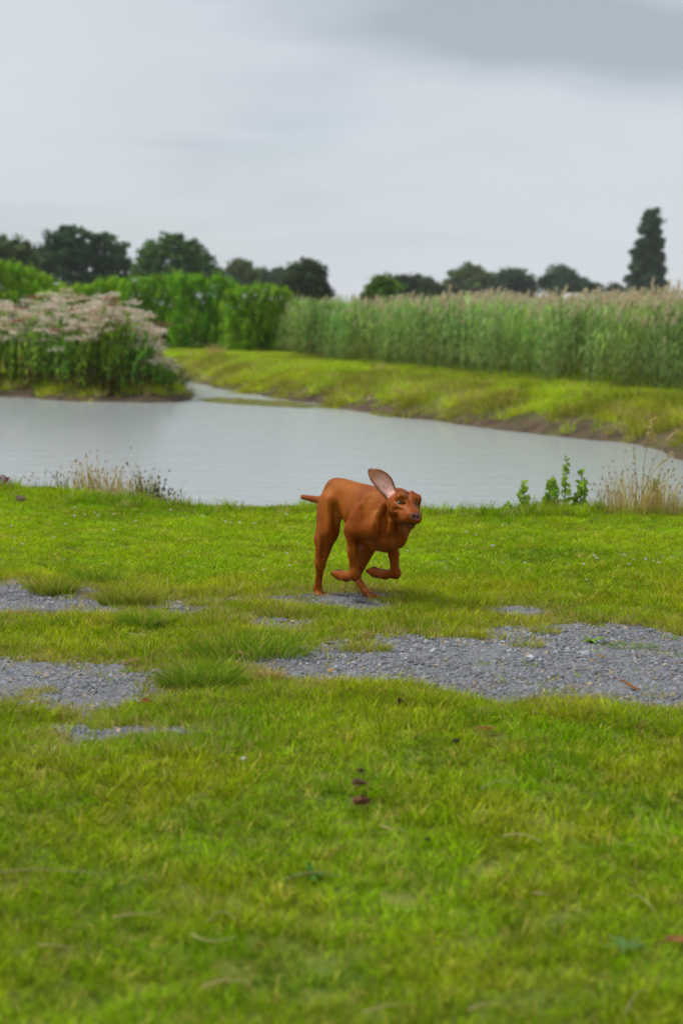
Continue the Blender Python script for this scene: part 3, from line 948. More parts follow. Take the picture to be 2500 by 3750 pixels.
# ------------------------------------------------------------------ fluffy thicket on the island
def build_thicket():
    r = np.random.default_rng(21)
    root = empty('weed_thicket', (-7.0, 39.0, -.3), 'thicket of leafy weeds with pale fluffy seed heads on the muddy island', 'thicket')
    b = np.array([-7.0, 39.0, -.3])
    prof_x = np.array([-600, 0, 250, 400, 480, 540, 575, 640])
    prof_t = np.array([1075, 1085, 1080, 1090, 1120, 1180, 1290, 1350])
    parts, heads, grn = [], [], []
    n = 900
    px = r.uniform(-500, 640, n); Y = 36.7 + 5.8 * r.random(n) ** 1.3
    topy = np.interp(px, prof_x, prof_t) + r.normal(0, 20, n) + r.uniform(0, 45, n) + 40 * (vnoise(px / 70., Y * .7, 1, 77) - .5)
    X = (px - 1250) / FPX * Y
    ok = sdpoly(X, Y, ISLAND) < -.12
    px, Y, topy, X = px[ok], Y[ok], topy[ok], X[ok]
    Z = hz(X, Y)
    for i in range(len(X)):
        zt = at(px[i], topy[i], Y[i])[2]
        # tops lean out a little over the right end
        H = max(.25, zt - Z[i]) * r.uniform(.72, 1.0)
        p0 = np.array([X[i], Y[i], Z[i]]) - b
        ln = r.normal(.08, .12, 2)
        pts = [p0 + np.array([ln[0] * t * t * H, ln[1] * t * t * H, H * t]) for t in (0, .35, .7, 1.0)]
        v, f, _ = tube(pts, [.011, .009, .007, .004], 3)
        sc = np.array([.10, .13, .035]) if r.random() < .7 else np.array([.20, .10, .05])
        parts.append((v, f, dict(col=np.repeat(sc[None], len(v), 0))))
        m = int(9 * H) + 4
        t = r.uniform(.12, .88, m)
        lp = p0 + np.stack([ln[0] * t * t * H, ln[1] * t * t * H, H * t], 1)
        hue = fbm(px[i] / 160., topy[i] * 0 + Y[i], 1.0, 71)
        g = (np.array([.15, .34, .035]) if hue > .5 else np.array([.22, .36, .03]))
        cl = g * np.exp(r.normal(0, .22, (m, 1)))
        low = (t < .22)[:, None]
        cl = np.where(low & (r.random((m, 1)) < .5), np.array([.16, .10, .045]), cl)
        grn.append(blades(lp, r.uniform(0, 6.28, m), r.uniform(.14, .28, m), r.uniform(.6, 1.8, m), r.uniform(.035, .07, m), 3, droop=r.uniform(.2, .8, m), taper=.5, col=cl))
        for tf in ((1.0,) if r.random() < .45 else (1.0, r.uniform(.7, .95))) if H > .55 and r.random() < .35 + .65 * float(vnoise(px[i] / 60., Y[i] * 1.2, 1, 79) > .42) else ():
            tp = p0 + np.array([ln[0] * tf * tf * H + r.normal(0, .08) * (tf < 1), ln[1] * tf * tf * H - .1 * (tf < 1), H * tf])
            k = 60
            rad = r.uniform(.09, .19)
            d = r.normal(size=(k, 3)) * np.array([1.3, 1.3, .6]); d /= np.linalg.norm(d, axis=1, keepdims=True)
            hp = tp + d * rad * (r.random((k, 1)) ** .5) * np.array([1.4, 1.4, .7])
            w = r.random()
            hc = np.array([.66, .56, .45]) if w < .66 else (np.array([.52, .40, .28]) if w < .93 else np.array([.28, .11, .08]))
            heads.append(leaves(hp, r.uniform(.03, .06, k), None, 1.2, r, col=hc * np.exp(r.normal(0, .16, (k, 1)))))
    V, F, A = merge(parts); obj('stems', mesh_np('stems', V, F, **A), M_STALK, root)
    V, F, A = merge(grn); obj('foliage', mesh_np('foliage', V, F, **A), M_STALK, root)
    V, F, A = merge(heads); obj('seed_heads', mesh_np('seed_heads', V, F, **A), M_STALK, root)
    # low plants at the tip of the island
    for px, yb, ht, w, c, lb in ((590, 1395, 120, 50, (.10, .19, .03), 'leafy green weed at the end of the fluffy thicket'),
                                 (640, 1365, 95, 60, (.15, .19, .05), 'low pale green weed at the tip of the muddy island')):
        Yd = 39.5
        q = at(px, yb, Yd); q[2] = hz(q[0], q[1])[0]
        k = Yd / FPX; m = 220
        a = r.uniform(0, 6.28, m); rr = np.sqrt(r.random(m)) * w * k
        t = r.random(m)
        lp = np.stack([rr * np.cos(a), rr * np.sin(a), t * ht * k * (1 - .6 * (rr / (w * k)) ** 2)], 1)
        V, F, A = blades(lp, a, r.uniform(.1, .22, m), r.uniform(.5, 1.6, m), r.uniform(.03, .06, m), 3, droop=r.uniform(0, .6, m), col=np.array(c) * np.exp(r.normal(0, .25, (m, 1))))
        obj('weed', mesh_np('weed', V, F, **A), M_STALK, loc=tuple(q), label=lb, cat='weed')


build_thicket()


# ------------------------------------------------------------------ plants along the near water's edge
def site(px, py):
    q = on(px, py, 0.0)
    q[2] = hz(q[0], q[1])[0]
    return q


def grass_clump(name, label, cat, px, py, wpx, hpx, n, cols, dryp=.3, bw=.004, lean=(.05, .6), heads=None, seed=0, group=None, flat=1.0, q=None):
    r = np.random.default_rng(seed + 900)
    q = site(px, py) if q is None else q
    k = q[1] / FPX
    W, H = wpx * k * .5, hpx * k
    a = r.uniform(0, 6.28, n); rr = np.sqrt(r.random(n))
    base = np.stack([rr * np.cos(a) * W, rr * np.sin(a) * W * .6 * flat, np.full(n, -.01)], 1)
    base[:, 2] += hz(base[:, 0] + q[0], base[:, 1] + q[1]) - q[2]
    h = 1.22 * H * r.uniform(.45, 1.08, n) * (1 - .35 * rr ** 2)
    ci = r.integers(0, len(cols), n)
    col = np.array(cols)[ci] * np.exp(r.normal(0, .18, (n, 1)))
    dry = np.where(r.random(n) < dryp, r.uniform(.6, 1, n), r.uniform(0, .1, n))
    az = a + r.normal(0, .8, n); ln = r.uniform(*lean, n); dr = r.uniform(0, .3, n)
    V, F, A = blades(base, az, h, ln, bw * r.uniform(.7, 1.2, n), 4, r.uniform(0, 6.28, n), droop=dr, col=col, dry=dry, val=r.uniform(.75, 1.2, n))
    if heads is None:
        return obj(name, mesh_np(name, V, F, **A), M_TUFT, loc=tuple(q), label=label, cat=cat, group=group)
    root = empty(name, q, label, cat, group)
    obj('blades', mesh_np('blades', V, F, **A), M_TUFT, root)
    hc, hs, frac = heads
    pick = np.where(r.random(n) < frac)[0]
    tip = base[pick] + np.stack([np.cos(az[pick]) * ln[pick] * h[pick], np.sin(az[pick]) * ln[pick] * h[pick], h[pick] * (1 - dr[pick])], 1)
    m = 12
    for tp in tip:
        P = r.normal(0, hs * .32, (m, 3)) * np.array([.6, .6, 1.2])
        V, F, A = leaves(P, hs * r.uniform(.5, 1.1, m), None, 1.6, r, col=np.array(hc) * np.exp(r.normal(0, .2, (m, 1))))
        obj('seed_head', mesh_np('seed_head', V, F, **A), M_STALK, root, loc=tuple(tp))
    return root


GW = 'plants along the near edge of the pond'
SD = (.56, .44, .21); SD2 = (.46, .31, .14)
grass_clump('dry_grass_clump', 'straw-coloured wispy grass beside the green rush clump', 'grass clump', 405, 1800, 270, 175, 420, [SD, SD2, (.28, .30, .08)], .5, .0065, (.02, .35), ((.48, .34, .18), .016, .25), 1, GW)
grass_clump('rush_clump', 'upright dark green rushes with brown heads at the water edge', 'rushes', 545, 1812, 110, 195, 220, [(.12, .22, .03), (.18, .24, .04), (.24, .18, .07)], .12, .008, (.02, .25), ((.20, .12, .06), .016, .22), 2, GW)
grass_clump('dark_weed', 'small dark seed-headed weed just right of the rushes', 'weed', 605, 1838, 60, 85, 40, [(.08, .09, .03), (.12, .10, .05)], .2, .005, (.05, .5), ((.07, .045, .035), .016, .8), 3, GW)
grass_clump('thin_grass_clump', 'few thin green blades right of the dark weed', 'grass clump', 645, 1845, 50, 130, 24, [(.14, .20, .05)], .5, .004, (.02, .3), None, 4, GW)
grass_clump('grey_weed', 'greyish seeding weed left of the straw grass', 'weed', 255, 1792, 100, 90, 90, [(.16, .20, .07), (.22, .24, .09)], .3, .005, (.05, .5), ((.34, .25, .14), .014, .3), 5, GW)
grass_clump('thin_weed', 'sparse thin stalks between the grey weed and the picture edge', 'weed', 140, 1792, 120, 75, 36, [(.12, .15, .05)], .4, .004, (.02, .4), ((.22, .16, .10), .012, .4), 6, GW)
grass_clump('pink_weed', 'small reddish flowering weed at the left edge of the picture', 'weed', 3, 1792, 50, 65, 50, [(.11, .16, .05)], .1, .006, (.1, .5), ((.24, .08, .10), .016, .8), 7, GW)
grass_clump('dry_grass_clump', 'large feathery straw grass at the right-hand water edge', 'grass clump', 2330, 1880, 300, 190, 420, [SD, SD2, (.32, .34, .08)], .5, .0055, (.05, .5), ((.33, .25, .14), .014, .25), 8, GW)
grass_clump('dry_grass_clump', 'straw grass touching the right edge of the picture', 'grass clump', 2490, 1890, 150, 125, 220, [SD, (.22, .22, .07)], .5, .0035, (.05, .6), None, 9, GW)
grass_clump('thin_grass_clump', 'wispy green grass blades just behind the dog\'s muzzle', 'grass clump', 1690, 1866, 130, 60, 40, [(.13, .22, .03)], .2, .004, (.05, .5), None, 10, GW)


def leafy_stem(label, px, py, hpx, n, wpx, seed, col=(.25, .40, .045), leaf=.034, kink=0.0, taper=True):
    r = np.random.default_rng(seed)
    q = site(px, py); k = q[1] / FPX; H = hpx * k
    root = empty('leafy_plant', q, label, 'plant', GW)
    t = np.linspace(0, 1, 6)
    pts = np.stack([kink * t ** 2 * H + r.normal(0, .004, 6), r.normal(0, .004, 6), t * H - .01], 1)
    V, F, A = tube(pts, np.linspace(.006, .002, 6), 5)
    obj('stem', mesh_np('stem', V, F, col=np.repeat(np.array([[.12, .13, .04]]), len(V), 0)), M_STALK, root)
    tt = r.uniform(.1, 1.0, n)
    p = np.stack([np.interp(tt, t, pts[:, 0]), np.interp(tt, t, pts[:, 1]), np.interp(tt, t, pts[:, 2])], 1)
    az = np.arange(n) * 2.4 + r.normal(0, .4, n)
    L = leaf * (1.15 - .55 * tt if taper else np.ones(n)) * r.uniform(.8, 1.2, n) * (wpx / 80)
    # short petiole then an oval blade facing up and out
    o = np.stack([np.cos(az), np.sin(az), .35 + 0 * az], 1)
    p = p + o * (L * .7)[:, None]
    nrm = np.stack([-np.cos(az) * .5, -np.sin(az) * .5 - .5, np.ones(n) * .8], 1) + r.normal(0, .4, (n, 3))
    V, F, A = leaves(p, L * 1.5, nrm, 1.5, r, col=np.array(col) * np.exp(r.normal(0, .22, (n, 1))))
    obj('leaves', mesh_np('leaves', V, F, **A), M_STALK, root)
    return root


leafy_stem('short leafy stem nearest the dog among the green stems by the water', 1915, 1872, 112, 44, 105, 31)
leafy_stem('broad bushy leafy stem left of the tallest green stem', 2018, 1872, 115, 64, 130, 32)
leafy_stem('tallest thin leafy green stem standing against the water', 2066, 1872, 200, 56, 85, 33, kink=.03)
leafy_stem('second tallest leafy green stem, right of the tallest one', 2120, 1874, 158, 60, 115, 34, kink=.05)
leafy_stem('pale leafy plant standing in the straw grass by the water', 2395, 1868, 125, 50, 100, 35, (.15, .24, .035))
leafy_stem('low spreading leafy plant at the foot of the green stems', 1860, 1878, 45, 24, 90, 36, (.22, .42, .02))
leafy_stem('low dark leafy plant between the green stems and straw grass', 2190, 1880, 42, 34, 110, 37, (.14, .30, .02))


def oat_stalk(label, base, tip, seed, n=34):
    r = np.random.default_rng(seed)
    q = site(*base); T = at(tip[0], tip[1], q[1] - .05) - q
    root = empty('oat_grass_stalk', q, label, 'grass stalk', 'tall seeding stalks by the water')
    t = np.linspace(0, 1, 9)
    pts = np.stack([T[0] * t ** 2.2, T[1] * t, T[2] * (1.12 * t - .12 * t ** 4)], 1)
    V, F, A = tube(pts, np.linspace(.0032, .001, 9), 4)
    obj('stalk', mesh_np('stalk', V, F, col=np.repeat(np.array([[.40, .32, .16]]), len(V), 0)), M_STALK, root)
    tt = r.uniform(.74, 1.0, n)
    p = np.stack([np.interp(tt, t, pts[:, i]) for i in range(3)], 1) + r.normal(0, .008, (n, 3))
    V, F, A = blades(p, np.sign(T[0]) * r.normal(0, .5, n) + (0 if T[0] > 0 else math.pi), r.uniform(.03, .06, n), r.uniform(.5, 1.5, n), r.uniform(.006, .011, n), 3, droop=r.uniform(.2, .9, n),
                     col=np.array([.50, .40, .20]) * np.exp(r.normal(0, .15, (n, 1))))
    obj('seed_head', mesh_np('seed_head', V, F, **A), M_STALK, root)


oat_stalk('tallest golden seed stalk reaching up over the far shore', (2345, 1880), (2388, 1538), 41)
oat_stalk('golden seed stalk arching right in front of the far shore', (2350, 1882), (2468, 1588), 42)
oat_stalk('lower golden seed stalk drooping to the right over the water', (2340, 1880), (2462, 1668), 43)
oat_stalk('thin pale stalk leaning left of the tallest golden stalk', (2325, 1880), (2318, 1640), 44, 16)

GF = 'tall dry grasses on the far bank'


def far_clump(label, px, py, Y, w, h, n, cols, seed, name='dry_grass_clump', cat='grass clump'):
    q = at(px, py, Y); q[2] = hz(q[0], q[1])[0]
    grass_clump(name, label, cat, px, py, w, h, n, cols, .5, .02, (.1, .7), None, seed, GF, q=q)


far_clump('straw-coloured grass clump at the foot of the hedge near the channel', 790, 1288, 52, 60, 60, 120, [SD, SD2], 81)
far_clump('smaller straw grass clump left of the other one at the hedge foot', 705, 1290, 52, 50, 34, 90, [SD, SD2], 82)
far_clump('reddish dock stalks on the far bank right of the picture\'s middle', 1460, 1440, 36, 30, 52, 50, [(.30, .13, .06), (.22, .14, .06)], 83, 'dock_plant', 'weed')
far_clump('pale grass clump on the far bank edge above the dog', 1385, 1395, 38, 50, 45, 80, [SD, (.30, .30, .06)], 84)
far_clump('dry grass clump on the far bank near the right edge', 2100, 1470, 30, 70, 55, 90, [SD, (.34, .32, .07)], 85)

# ------------------------------------------------------------------ tufts growing in and beside the track
GTF = 'grass tufts on the gravel track'
DKc = [(.085, .20, .010), (.13, .27, .010), (.20, .32, .014)]
YLc = [(.27, .32, .018), (.19, .30, .014), (.34, .32, .05)]
OLc = [(.16, .24, .014), (.24, .27, .02), (.13, .25, .012)]
tufts = [
    (735, 2535, 280, 130, 420, DKc, .10, 'biggest dark green tuft, in the middle between the two gravel patches'),
    (900, 2420, 420, 105, 480, DKc, .14, 'wide low green tuft below the dog with a dead leaf at its left end'),
    (195, 2190, 150, 85, 240, OLc, .22, 'olive tuft on the upper left gravel patch'),
    (340, 2155, 170, 75, 240, DKc, .10, 'dark tuft on the far side of the upper left gravel patch'),
    (470, 2235, 190, 95, 280, OLc, .25, 'yellowish tuft at the right end of the upper left gravel patch'),
    (235, 2318, 110, 60, 180, DKc, .12, 'small dark tuft between the two left gravel patches'),
    (520, 2312, 170, 75, 240, DKc, .15, 'green tuft above the biggest tuft, left of the wide low one'),
    (805, 2318, 170, 70, 220, OLc, .25, 'olive tuft left of the dog\'s hind feet, in front of them'),
    (1050, 2275, 190, 60, 240, OLc, .28, 'flat brownish tuft just in front of the dog\'s hind feet'),
    (40, 2668, 130, 90, 220, OLc, .2, 'brown-based tuft at the left edge under the lower gravel patch'),
    (975, 2500, 100, 70, 130, [SD, (.24, .22, .07)], .6, 'small straw tuft right of the biggest tuft'),
    (1335, 2405, 170, 60, 200, YLc, .2, 'yellow-green tuft at the left end of the large gravel patch'),
    (1990, 2352, 110, 45, 130, YLc, .2, 'yellow-green tuft on the upper edge of the large gravel patch'),
    (1935, 2405, 110, 42, 120, YLc, .2, 'low yellow tuft alone on the large gravel patch'),
    (2300, 2402, 210, 34, 200, DKc, .05, 'flat dark green mat of grass on the large gravel patch'),
    (1520, 2325, 130, 65, 180, OLc, .2, 'dark olive tuft right of the dog at the edge of the lawn'),
    (1330, 2185, 150, 50, 150, [SD2, (.22, .19, .06), (.12, .16, .02)], .4, 'brownish tuft behind the dog\'s planted left hind foot'),
    (1120, 2212, 90, 30, 90, OLc, .3, 'small olive tuft growing against the dog\'s right hind paw'),
    (1420, 2222, 130, 40, 130, OLc, .25, 'olive tuft right in front of the dog\'s left hind paw'),
    (2452, 2366, 60, 28, 70, DKc, .05, 'tiny green tuft near the right end of the gravel'),
    (250, 2440, 90, 30, 90, YLc, .3, 'small yellow tuft on the top edge of the lower left gravel patch'),
    (150, 2560, 130, 40, 110, YLc, .45, 'thin yellow tuft in the middle of the lower left gravel patch'),
]
for i, (px, py, w, h, n, cs, dp, lb) in enumerate(tufts):
    grass_clump('grass_tuft', lb, 'grass tuft', px, py - 12, w * 1.1, h * 1.05, int(n * 2.4), cs, dp, .0045, (.2, 1.3), None, 50 + i, GTF)


def rosette(name, label, px, py, n, L, W, col, seed, tilt=.5):
    r = np.random.default_rng(seed)
    q = site(px, py)
    parts = []
    for k in range(n):
        a = k * 2.4 + r.normal(0, .2)
        parts.append(blades(np.array([[0, 0, .004]]), np.array([a]), L * r.uniform(.35, .7), r.uniform(1.0, 2.2), W * r.uniform(.8, 1.2), 5, taper=.35, droop=r.uniform(.3, .8),
                            col=np.array([col]) * r.uniform(.75, 1.25), dry=np.zeros(1), val=np.ones(1)))
    V, F, A = merge(parts)
    return obj(name, mesh_np(name, V, F, **A), M_TUFT, loc=tuple(q), label=label, cat='weed')


rosette('dandelion_plant', 'bright green leafy weed rosette on the large gravel patch', 2165, 2372, 9, .07, .022, (.16, .30, .02), 71)
rosette('dandelion_plant', 'broad-leaved weed in the foreground lawn left of the centre', 1140, 3232, 7, .07, .02, (.08, .20, .04), 72)
rosette('plantain_plant', 'grey-green leafy weed in the lower right of the lawn', 2285, 3500, 7, .08, .024, (.13, .24, .07), 73)


# ------------------------------------------------------------------ flowers
def flower_mesh(name, rad, n, col, seed, squash=.8):
    r = np.random.default_rng(seed)
    d = r.normal(size=(n, 3)); d[:, 2] = np.abs(d[:, 2]) * 1.2 - .3
    d /= np.linalg.norm(d, axis=1, keepdims=True)
    p = d * rad * .75; p[:, 2] = p[:, 2] * squash + rad * .7
    az = np.arctan2(d[:, 1], d[:, 0])
    V, F, A = leaves(p, rad * r.uniform(.7, 1.0, n), d, 1.8, r, col=np.array(col) * np.exp(r.normal(0, .1, (n, 1))))
    return mesh_np(name, V, F, **A)


M_PETAL = foliage_mat('petals', 'GEOMETRY', 'col', .3, spec=.2, vary=.05)
clover_me = flower_mesh('clover_flower', .0105, 46, (.70, .68, .58), 3)
clover_me.materials.append(M_PETAL)
zl = [(175, 465), (345, 560), (390, 595), (435, 585), (520, 590), (650, 590), (345, 600), (625, 620), (525, 667), (295, 805), (250, 712), (65, 715), (105, 737), (60, 762), (865, 772), (940, 605), (785, 570),
      (1210, 778), (1210, 855), (1060, 632), (1100, 632), (1170, 630), (1270, 623), (1315, 600), (1405, 607), (1320, 775), (1330, 830), (1035, 632), (860, 602), (55, 648), (1375, 735), (300, 640), (475, 825), (930, 600), (450, 597)]
zr = [(570, 672), (620, 690), (690, 742), (740, 638), (840, 827), (740, 827), (1045, 838), (440, 757), (300, 757), (535, 800), (480, 840), (700, 745)]
zc = [(1110, 835), (1160, 800), (1290, 793), (1300, 796), (1340, 823), (1395, 825), (1430, 830), (1475, 807), (1455, 838), (1320, 842), (1520, 815), (1395, 815), (1125, 905), (1170, 808)]


def clover(px, py, label, group):
    q = on(px, py, .045)
    o = obj('clover_flower', clover_me, loc=(q[0], q[1], hz(q[0], q[1])[0] + .034), label=label, cat='flower', group=group)
    s_ = random.uniform(.55, 1.05); o.scale = (s_, s_, s_ * random.uniform(.7, 1)); o.rotation_euler = (random.uniform(-.4, .4), random.uniform(-.4, .4), random.uniform(0, 6))


for u, v in zl:
    clover(u / 1.2544, 1400 + v / 1.2544, 'small white clover flower in the turf between left gravel patch and pond', 'clover flowers left of the dog')
for u, v in zr:
    clover(1250 + u / 1.2544, 1400 + v / 1.2544, 'small white clover flower scattered just right of the dog', 'clover flowers right of the dog')
for u, v in zc:
    clover(1250 + u / 1.2544, 1400 + v / 1.2544, 'small white clover flower in the cluster at the right edge', 'clover flowers clustered at the right')
clover(893, 2788, 'single white clover flower in the foreground lawn', None)
yme = flower_mesh('yellow_flower', .011, 40, (.80, .52, .02), 5, .4); yme.materials.append(M_PETAL)
q = on(1208, 2458, .02); obj('yellow_flower', yme, loc=(q[0], q[1], hz(q[0], q[1])[0] + .012), label='small yellow flower at the left end of the large gravel patch', cat='flower')


# ------------------------------------------------------------------ dead leaves, soil lumps, straws
def dead_leaf(label, px, py, L, W, yaw, col, seed, curl=.35):
    r = np.random.default_rng(seed)
    nx, ny = 9, 5
    V = []
    for i in range(nx):
        t = i / (nx - 1)
        w = W * .5 * math.sin(math.pi * min(1, .06 + t * .94)) ** .7 * (1 - .25 * t)
        for j in range(ny):
            s_ = (j / (ny - 1) - .5) * 2
            V.append(((t - .5) * L + r.normal(0, L * .012), s_ * w, abs(s_) ** 1.5 * w * curl * 1.6 + math.sin(t * 5 + seed) * L * .05 + r.normal(0, L * .012) + .012))
    V = np.array(V)
    i, j = np.meshgrid(np.arange(nx - 1), np.arange(ny - 1), indexing='ij'); k = (i * ny + j).ravel()
    F = np.stack([k, k + ny, k + ny + 1, k + 1], 1)
    cl = np.array([col]) * np.exp(r.normal(0, .15, (len(V), 1)))
    q = site(px, py)
    root = empty('dead_leaf', q + np.array([0, 0, .012]), label, 'leaf', 'dead leaves on the ground')
    root.rotation_euler = (r.normal(0, .2), r.normal(0, .2), yaw)
    me = mesh_np('leaf_blade', V, [F], True, col=cl)
    obj('leaf_blade', me, M_STALK, root)
    v, f, _ = tube([(-L * .5, 0, .012), (-L * .7, L * .03, .012), (-L * .85, L * .08, .006)], [.0016, .0014, .001], 4)
    obj('leaf_stalk', mesh_np('leaf_stalk', v, f, col=np.repeat(np.array([col]) * .7, len(v), 0)), M_STALK, root)


TAN, RED, DBR = (.42, .22, .08), (.30, .06, .03), (.10, .05, .028)
dead_leaf('tan dead leaf on the lawn just below the large gravel patch', 1785, 2715, .075, .032, .5, (.30, .13, .04), 1)
dead_leaf('orange-brown curled leaf lying on the large gravel patch', 2300, 2545, .085, .04, -.25, (.42, .19, .06), 2)
dead_leaf('dark upright leaf scrap in the lawn right of the centre', 1465, 2612, .045, .026, 1.2, DBR, 3, .8)
dead_leaf('tan leaf at the right tip of the lower left gravel patch', 488, 2438, .075, .03, .1, (.36, .20, .10), 4)
dead_leaf('pale brown leaf at the left end of the wide low tuft', 890, 2412, .085, .026, -.5, (.45, .28, .14), 5)
dead_leaf('dark brown leaf beside the pale leaf at the wide tuft', 835, 2395, .07, .022, -.5, (.16, .09, .05), 6)
dead_leaf('red leaf below the lower left gravel patch', 540, 2605, .045, .03, .3, RED, 7)
dead_leaf('large brown leaf cut off by the right edge in the lower lawn', 2480, 3478, .06, .032, .2, (.34, .13, .06), 8)
dead_leaf('tan scrap of leaf among the stones at the right', 2195, 2447, .035, .02, 0, TAN, 9)


def soil_lump(label, px, py, L, col, seed):
    r = np.random.default_rng(seed)
    import bmesh
    bm = bmesh.new(); bmesh.ops.create_icosphere(bm, subdivisions=2, radius=1)
    for v in bm.verts:
        k = 1 + r.normal(0, .24); v.co = Vector((v.co.x * L * .5 * k, v.co.y * L * .36 * k, max(-.3, v.co.z) * L * .34 * k + .012))
    me = bpy.data.meshes.new('soil_lump'); bm.to_mesh(me); bm.free()
    q = site(px, py)
    o = obj('soil_lump', me, noise_mat('damp_soil', (col[0] * .6, col[1] * .6, col[2] * .6), col, 60, .9, .15, .8, 200), loc=tuple(q + np.array([0, 0, .015])), label=label, cat='soil lump', group='dark lumps in the lawn')
    o.rotation_euler = (0, 0, r.uniform(0, 3))


soil_lump('largest reddish-brown lump in the foreground lawn, lowest of the three', 1322, 2985, .056, (.20, .085, .045), 1)
soil_lump('middle one of three brown lumps in the foreground lawn', 1312, 2918, .040, (.16, .08, .045), 2)
soil_lump('small topmost one of three brown lumps in the foreground lawn', 1323, 2868, .022, (.12, .06, .04), 3)
soil_lump('tiny dark lump right of the three brown lumps', 1566, 3108, .018, (.06, .03, .03), 4)
soil_lump('brown soil lump on the turf at the left near the pond', 78, 1835, .085, (.24, .16, .09), 5)
soil_lump('small dark lump low in the lawn right of the tan leaf', 1668, 2765, .024, (.05, .04, .02), 6)

straws = [((0, 485), (510, 487), 0), ((1300, 535), (1568, 520), 0), ((520, 670), (750, 650), 0), ((880, 750), (1090, 765), 0), ((930, 975), (1150, 965), 0), ((180, 800), (330, 812), 0), ((950, 695), (1080, 690), 0),
          ((740, 335), (920, 360), 1), ((880, 595), (970, 605), 1), ((640, 115), (800, 95), 1), ((580, 1135), (760, 1115), 1), ((1330, 615), (1440, 680), 1), ((1310, 1140), (1400, 1050), 1), ((180, 280), (290, 300), 1), ((100, 1130), (300, 1105), 1)]
for i, (a, b, s_) in enumerate(straws):
    r = np.random.default_rng(i)
    A_, B_ = [on(q[0] / 1.2544 + 1250 * s_, 2800 + q[1] / 1.2544, .035) for q in (a, b)]
    t = np.linspace(0, 1, 9)
    pts = A_[None] * (1 - t)[:, None] + B_[None] * t[:, None]
    pts[:, 2] = hz(pts[:, 0], pts[:, 1]) + .036 + np.sin(t * math.pi) * r.uniform(.004, .016)
    pts[:, 1] += np.sin(t * math.pi) * r.normal(0, .02)
    o = pts[0].copy()
    v, f, _ = tube(pts - o, np.linspace(.0022, .001, 9), 4)
    c = np.array([(.50, .42, .20)]) * r.uniform(.7, 1.1)
    obj('straw', mesh_np('straw', v, f, col=np.repeat(c, len(v), 0)), M_STALK, loc=tuple(o), label='pale dry grass stem lying on the foreground lawn', cat='straw', group='loose dry stems on the foreground lawn')


# ------------------------------------------------------------------ far shed
def build_shed():
    Y = 290.0
    c = at(2095, HOR, Y); c[2] = 0
    root = empty('shed', c, 'small shed with a white roof glimpsed over the reeds below the trees', 'shed')

    def box(nm, x0, x1, y0, y1, z0, z1, mat):
        v = np.array([(x, y, z) for z in (z0, z1) for y in (y0, y1) for x in (x0, x1)], float)
        F = np.array([(0, 1, 5, 4), (1, 3, 7, 5), (3, 2, 6, 7), (2, 0, 4, 6), (4, 5, 7, 6), (1, 0, 2, 3)])
        return obj(nm, mesh_np(nm, v, [F]), mat, root)
    box('wall', -1.6, 1.6, -2, 2, 0, 3.1, noise_mat('shed_boards', (.12, .11, .10), (.2, .19, .18), 3))
    v = np.array([(-1.8, -2.2, 3.1), (1.8, -2.2, 3.1), (1.8, 2.2, 3.1), (-1.8, 2.2, 3.1), (-1.8, 0, 3.95), (1.8, 0, 3.95)])
    me = mesh_np('roof', v, [np.array([(0, 1, 5, 4), (2, 3, 4, 5)]), np.array([(1, 2, 5), (3, 0, 4)])])
    obj('roof', me, noise_mat('white_sheet', (.75, .75, .75), (.85, .85, .85), 2, .5, .4), root)


build_shed()


# ------------------------------------------------------------------ thin damp air
def build_haze():
    x0, x1, y0, y1, z0, z1 = -5200, 5200, -800, 8200, -2.3, 24.0
    v = np.array([(x, y, z) for z in (z0, z1) for y in (y0, y1) for x in (x0, x1)], float)
    F = np.array([(0, 1, 5, 4), (1, 3, 7, 5), (3, 2, 6, 7), (2, 0, 4, 6), (4, 5, 7, 6), (1, 0, 2, 3)])
    m, n, l, out = new_mat('damp_air')
    p = N(n, 'ShaderNodeVolumePrincipled')
    p.inputs['Color'].default_value = (.93, .96, 1.0, 1)
    p.inputs['Density'].default_value = HAZE
    p.inputs['Anisotropy'].default_value = 0.0
    l.new(p.outputs[0], out.inputs['Volume'])
    obj('haze', mesh_np('haze', v, [F]), m, kind='stuff', label='thin grey haze that fades the far trees', cat='haze')


HAZE = 0.0002
build_haze()


# ------------------------------------------------------------------ the dog
# body frame: f forward, l to the dog's left, z up. Heading is to the right and towards the camera.
HS, HD = 0.56, 0.8285


_foot = on(1050 + 296 / 2.613, 1650 + 1398 / 2.613, 0.0)
_fw, _lf = np.array([HS, -HD, 0]), np.array([HD, HS, 0])
DOG_Y = 8.53
DOG_O = np.array([(525 / 2.613 + 1050 - 1250) / FPX * DOG_Y, DOG_Y, 0.0])


def _local(w):
    w = w - DOG_O
    return np.array([w @ _fw, w @ _lf, w[2]])


def JD(u, v, d):                                # read off the photograph, d metres behind the dog's middle
    return _local(at(1050 + u / 2.613, 1650 + v / 2.613, DOG_Y + d))


def J(u, v, l):                                 # the same with the distance from the dog's middle plane given
    a_, b_ = JD(u, v, -.5), JD(u, v, .5)
    t = (l - a_[1]) / (b_[1] - a_[1])
    return a_ + (b_ - a_) * t


def Z(f, l, z):                                 # fore-aft, sideways, up; trimmed to the photograph's outline
    d = -HD * f + HS * l
    return JD(525 + 1907. * (HS * f + HD * l), 1413 - 1907. * z - 327 * d, d)


VX = 0.004
LO, HI = np.array([-.42, -.24, -.02]), np.array([.80, .24, .80])
GN = np.ceil((HI - LO) / VX).astype(int) + 1
field = np.full(GN, 0.2, np.float32)


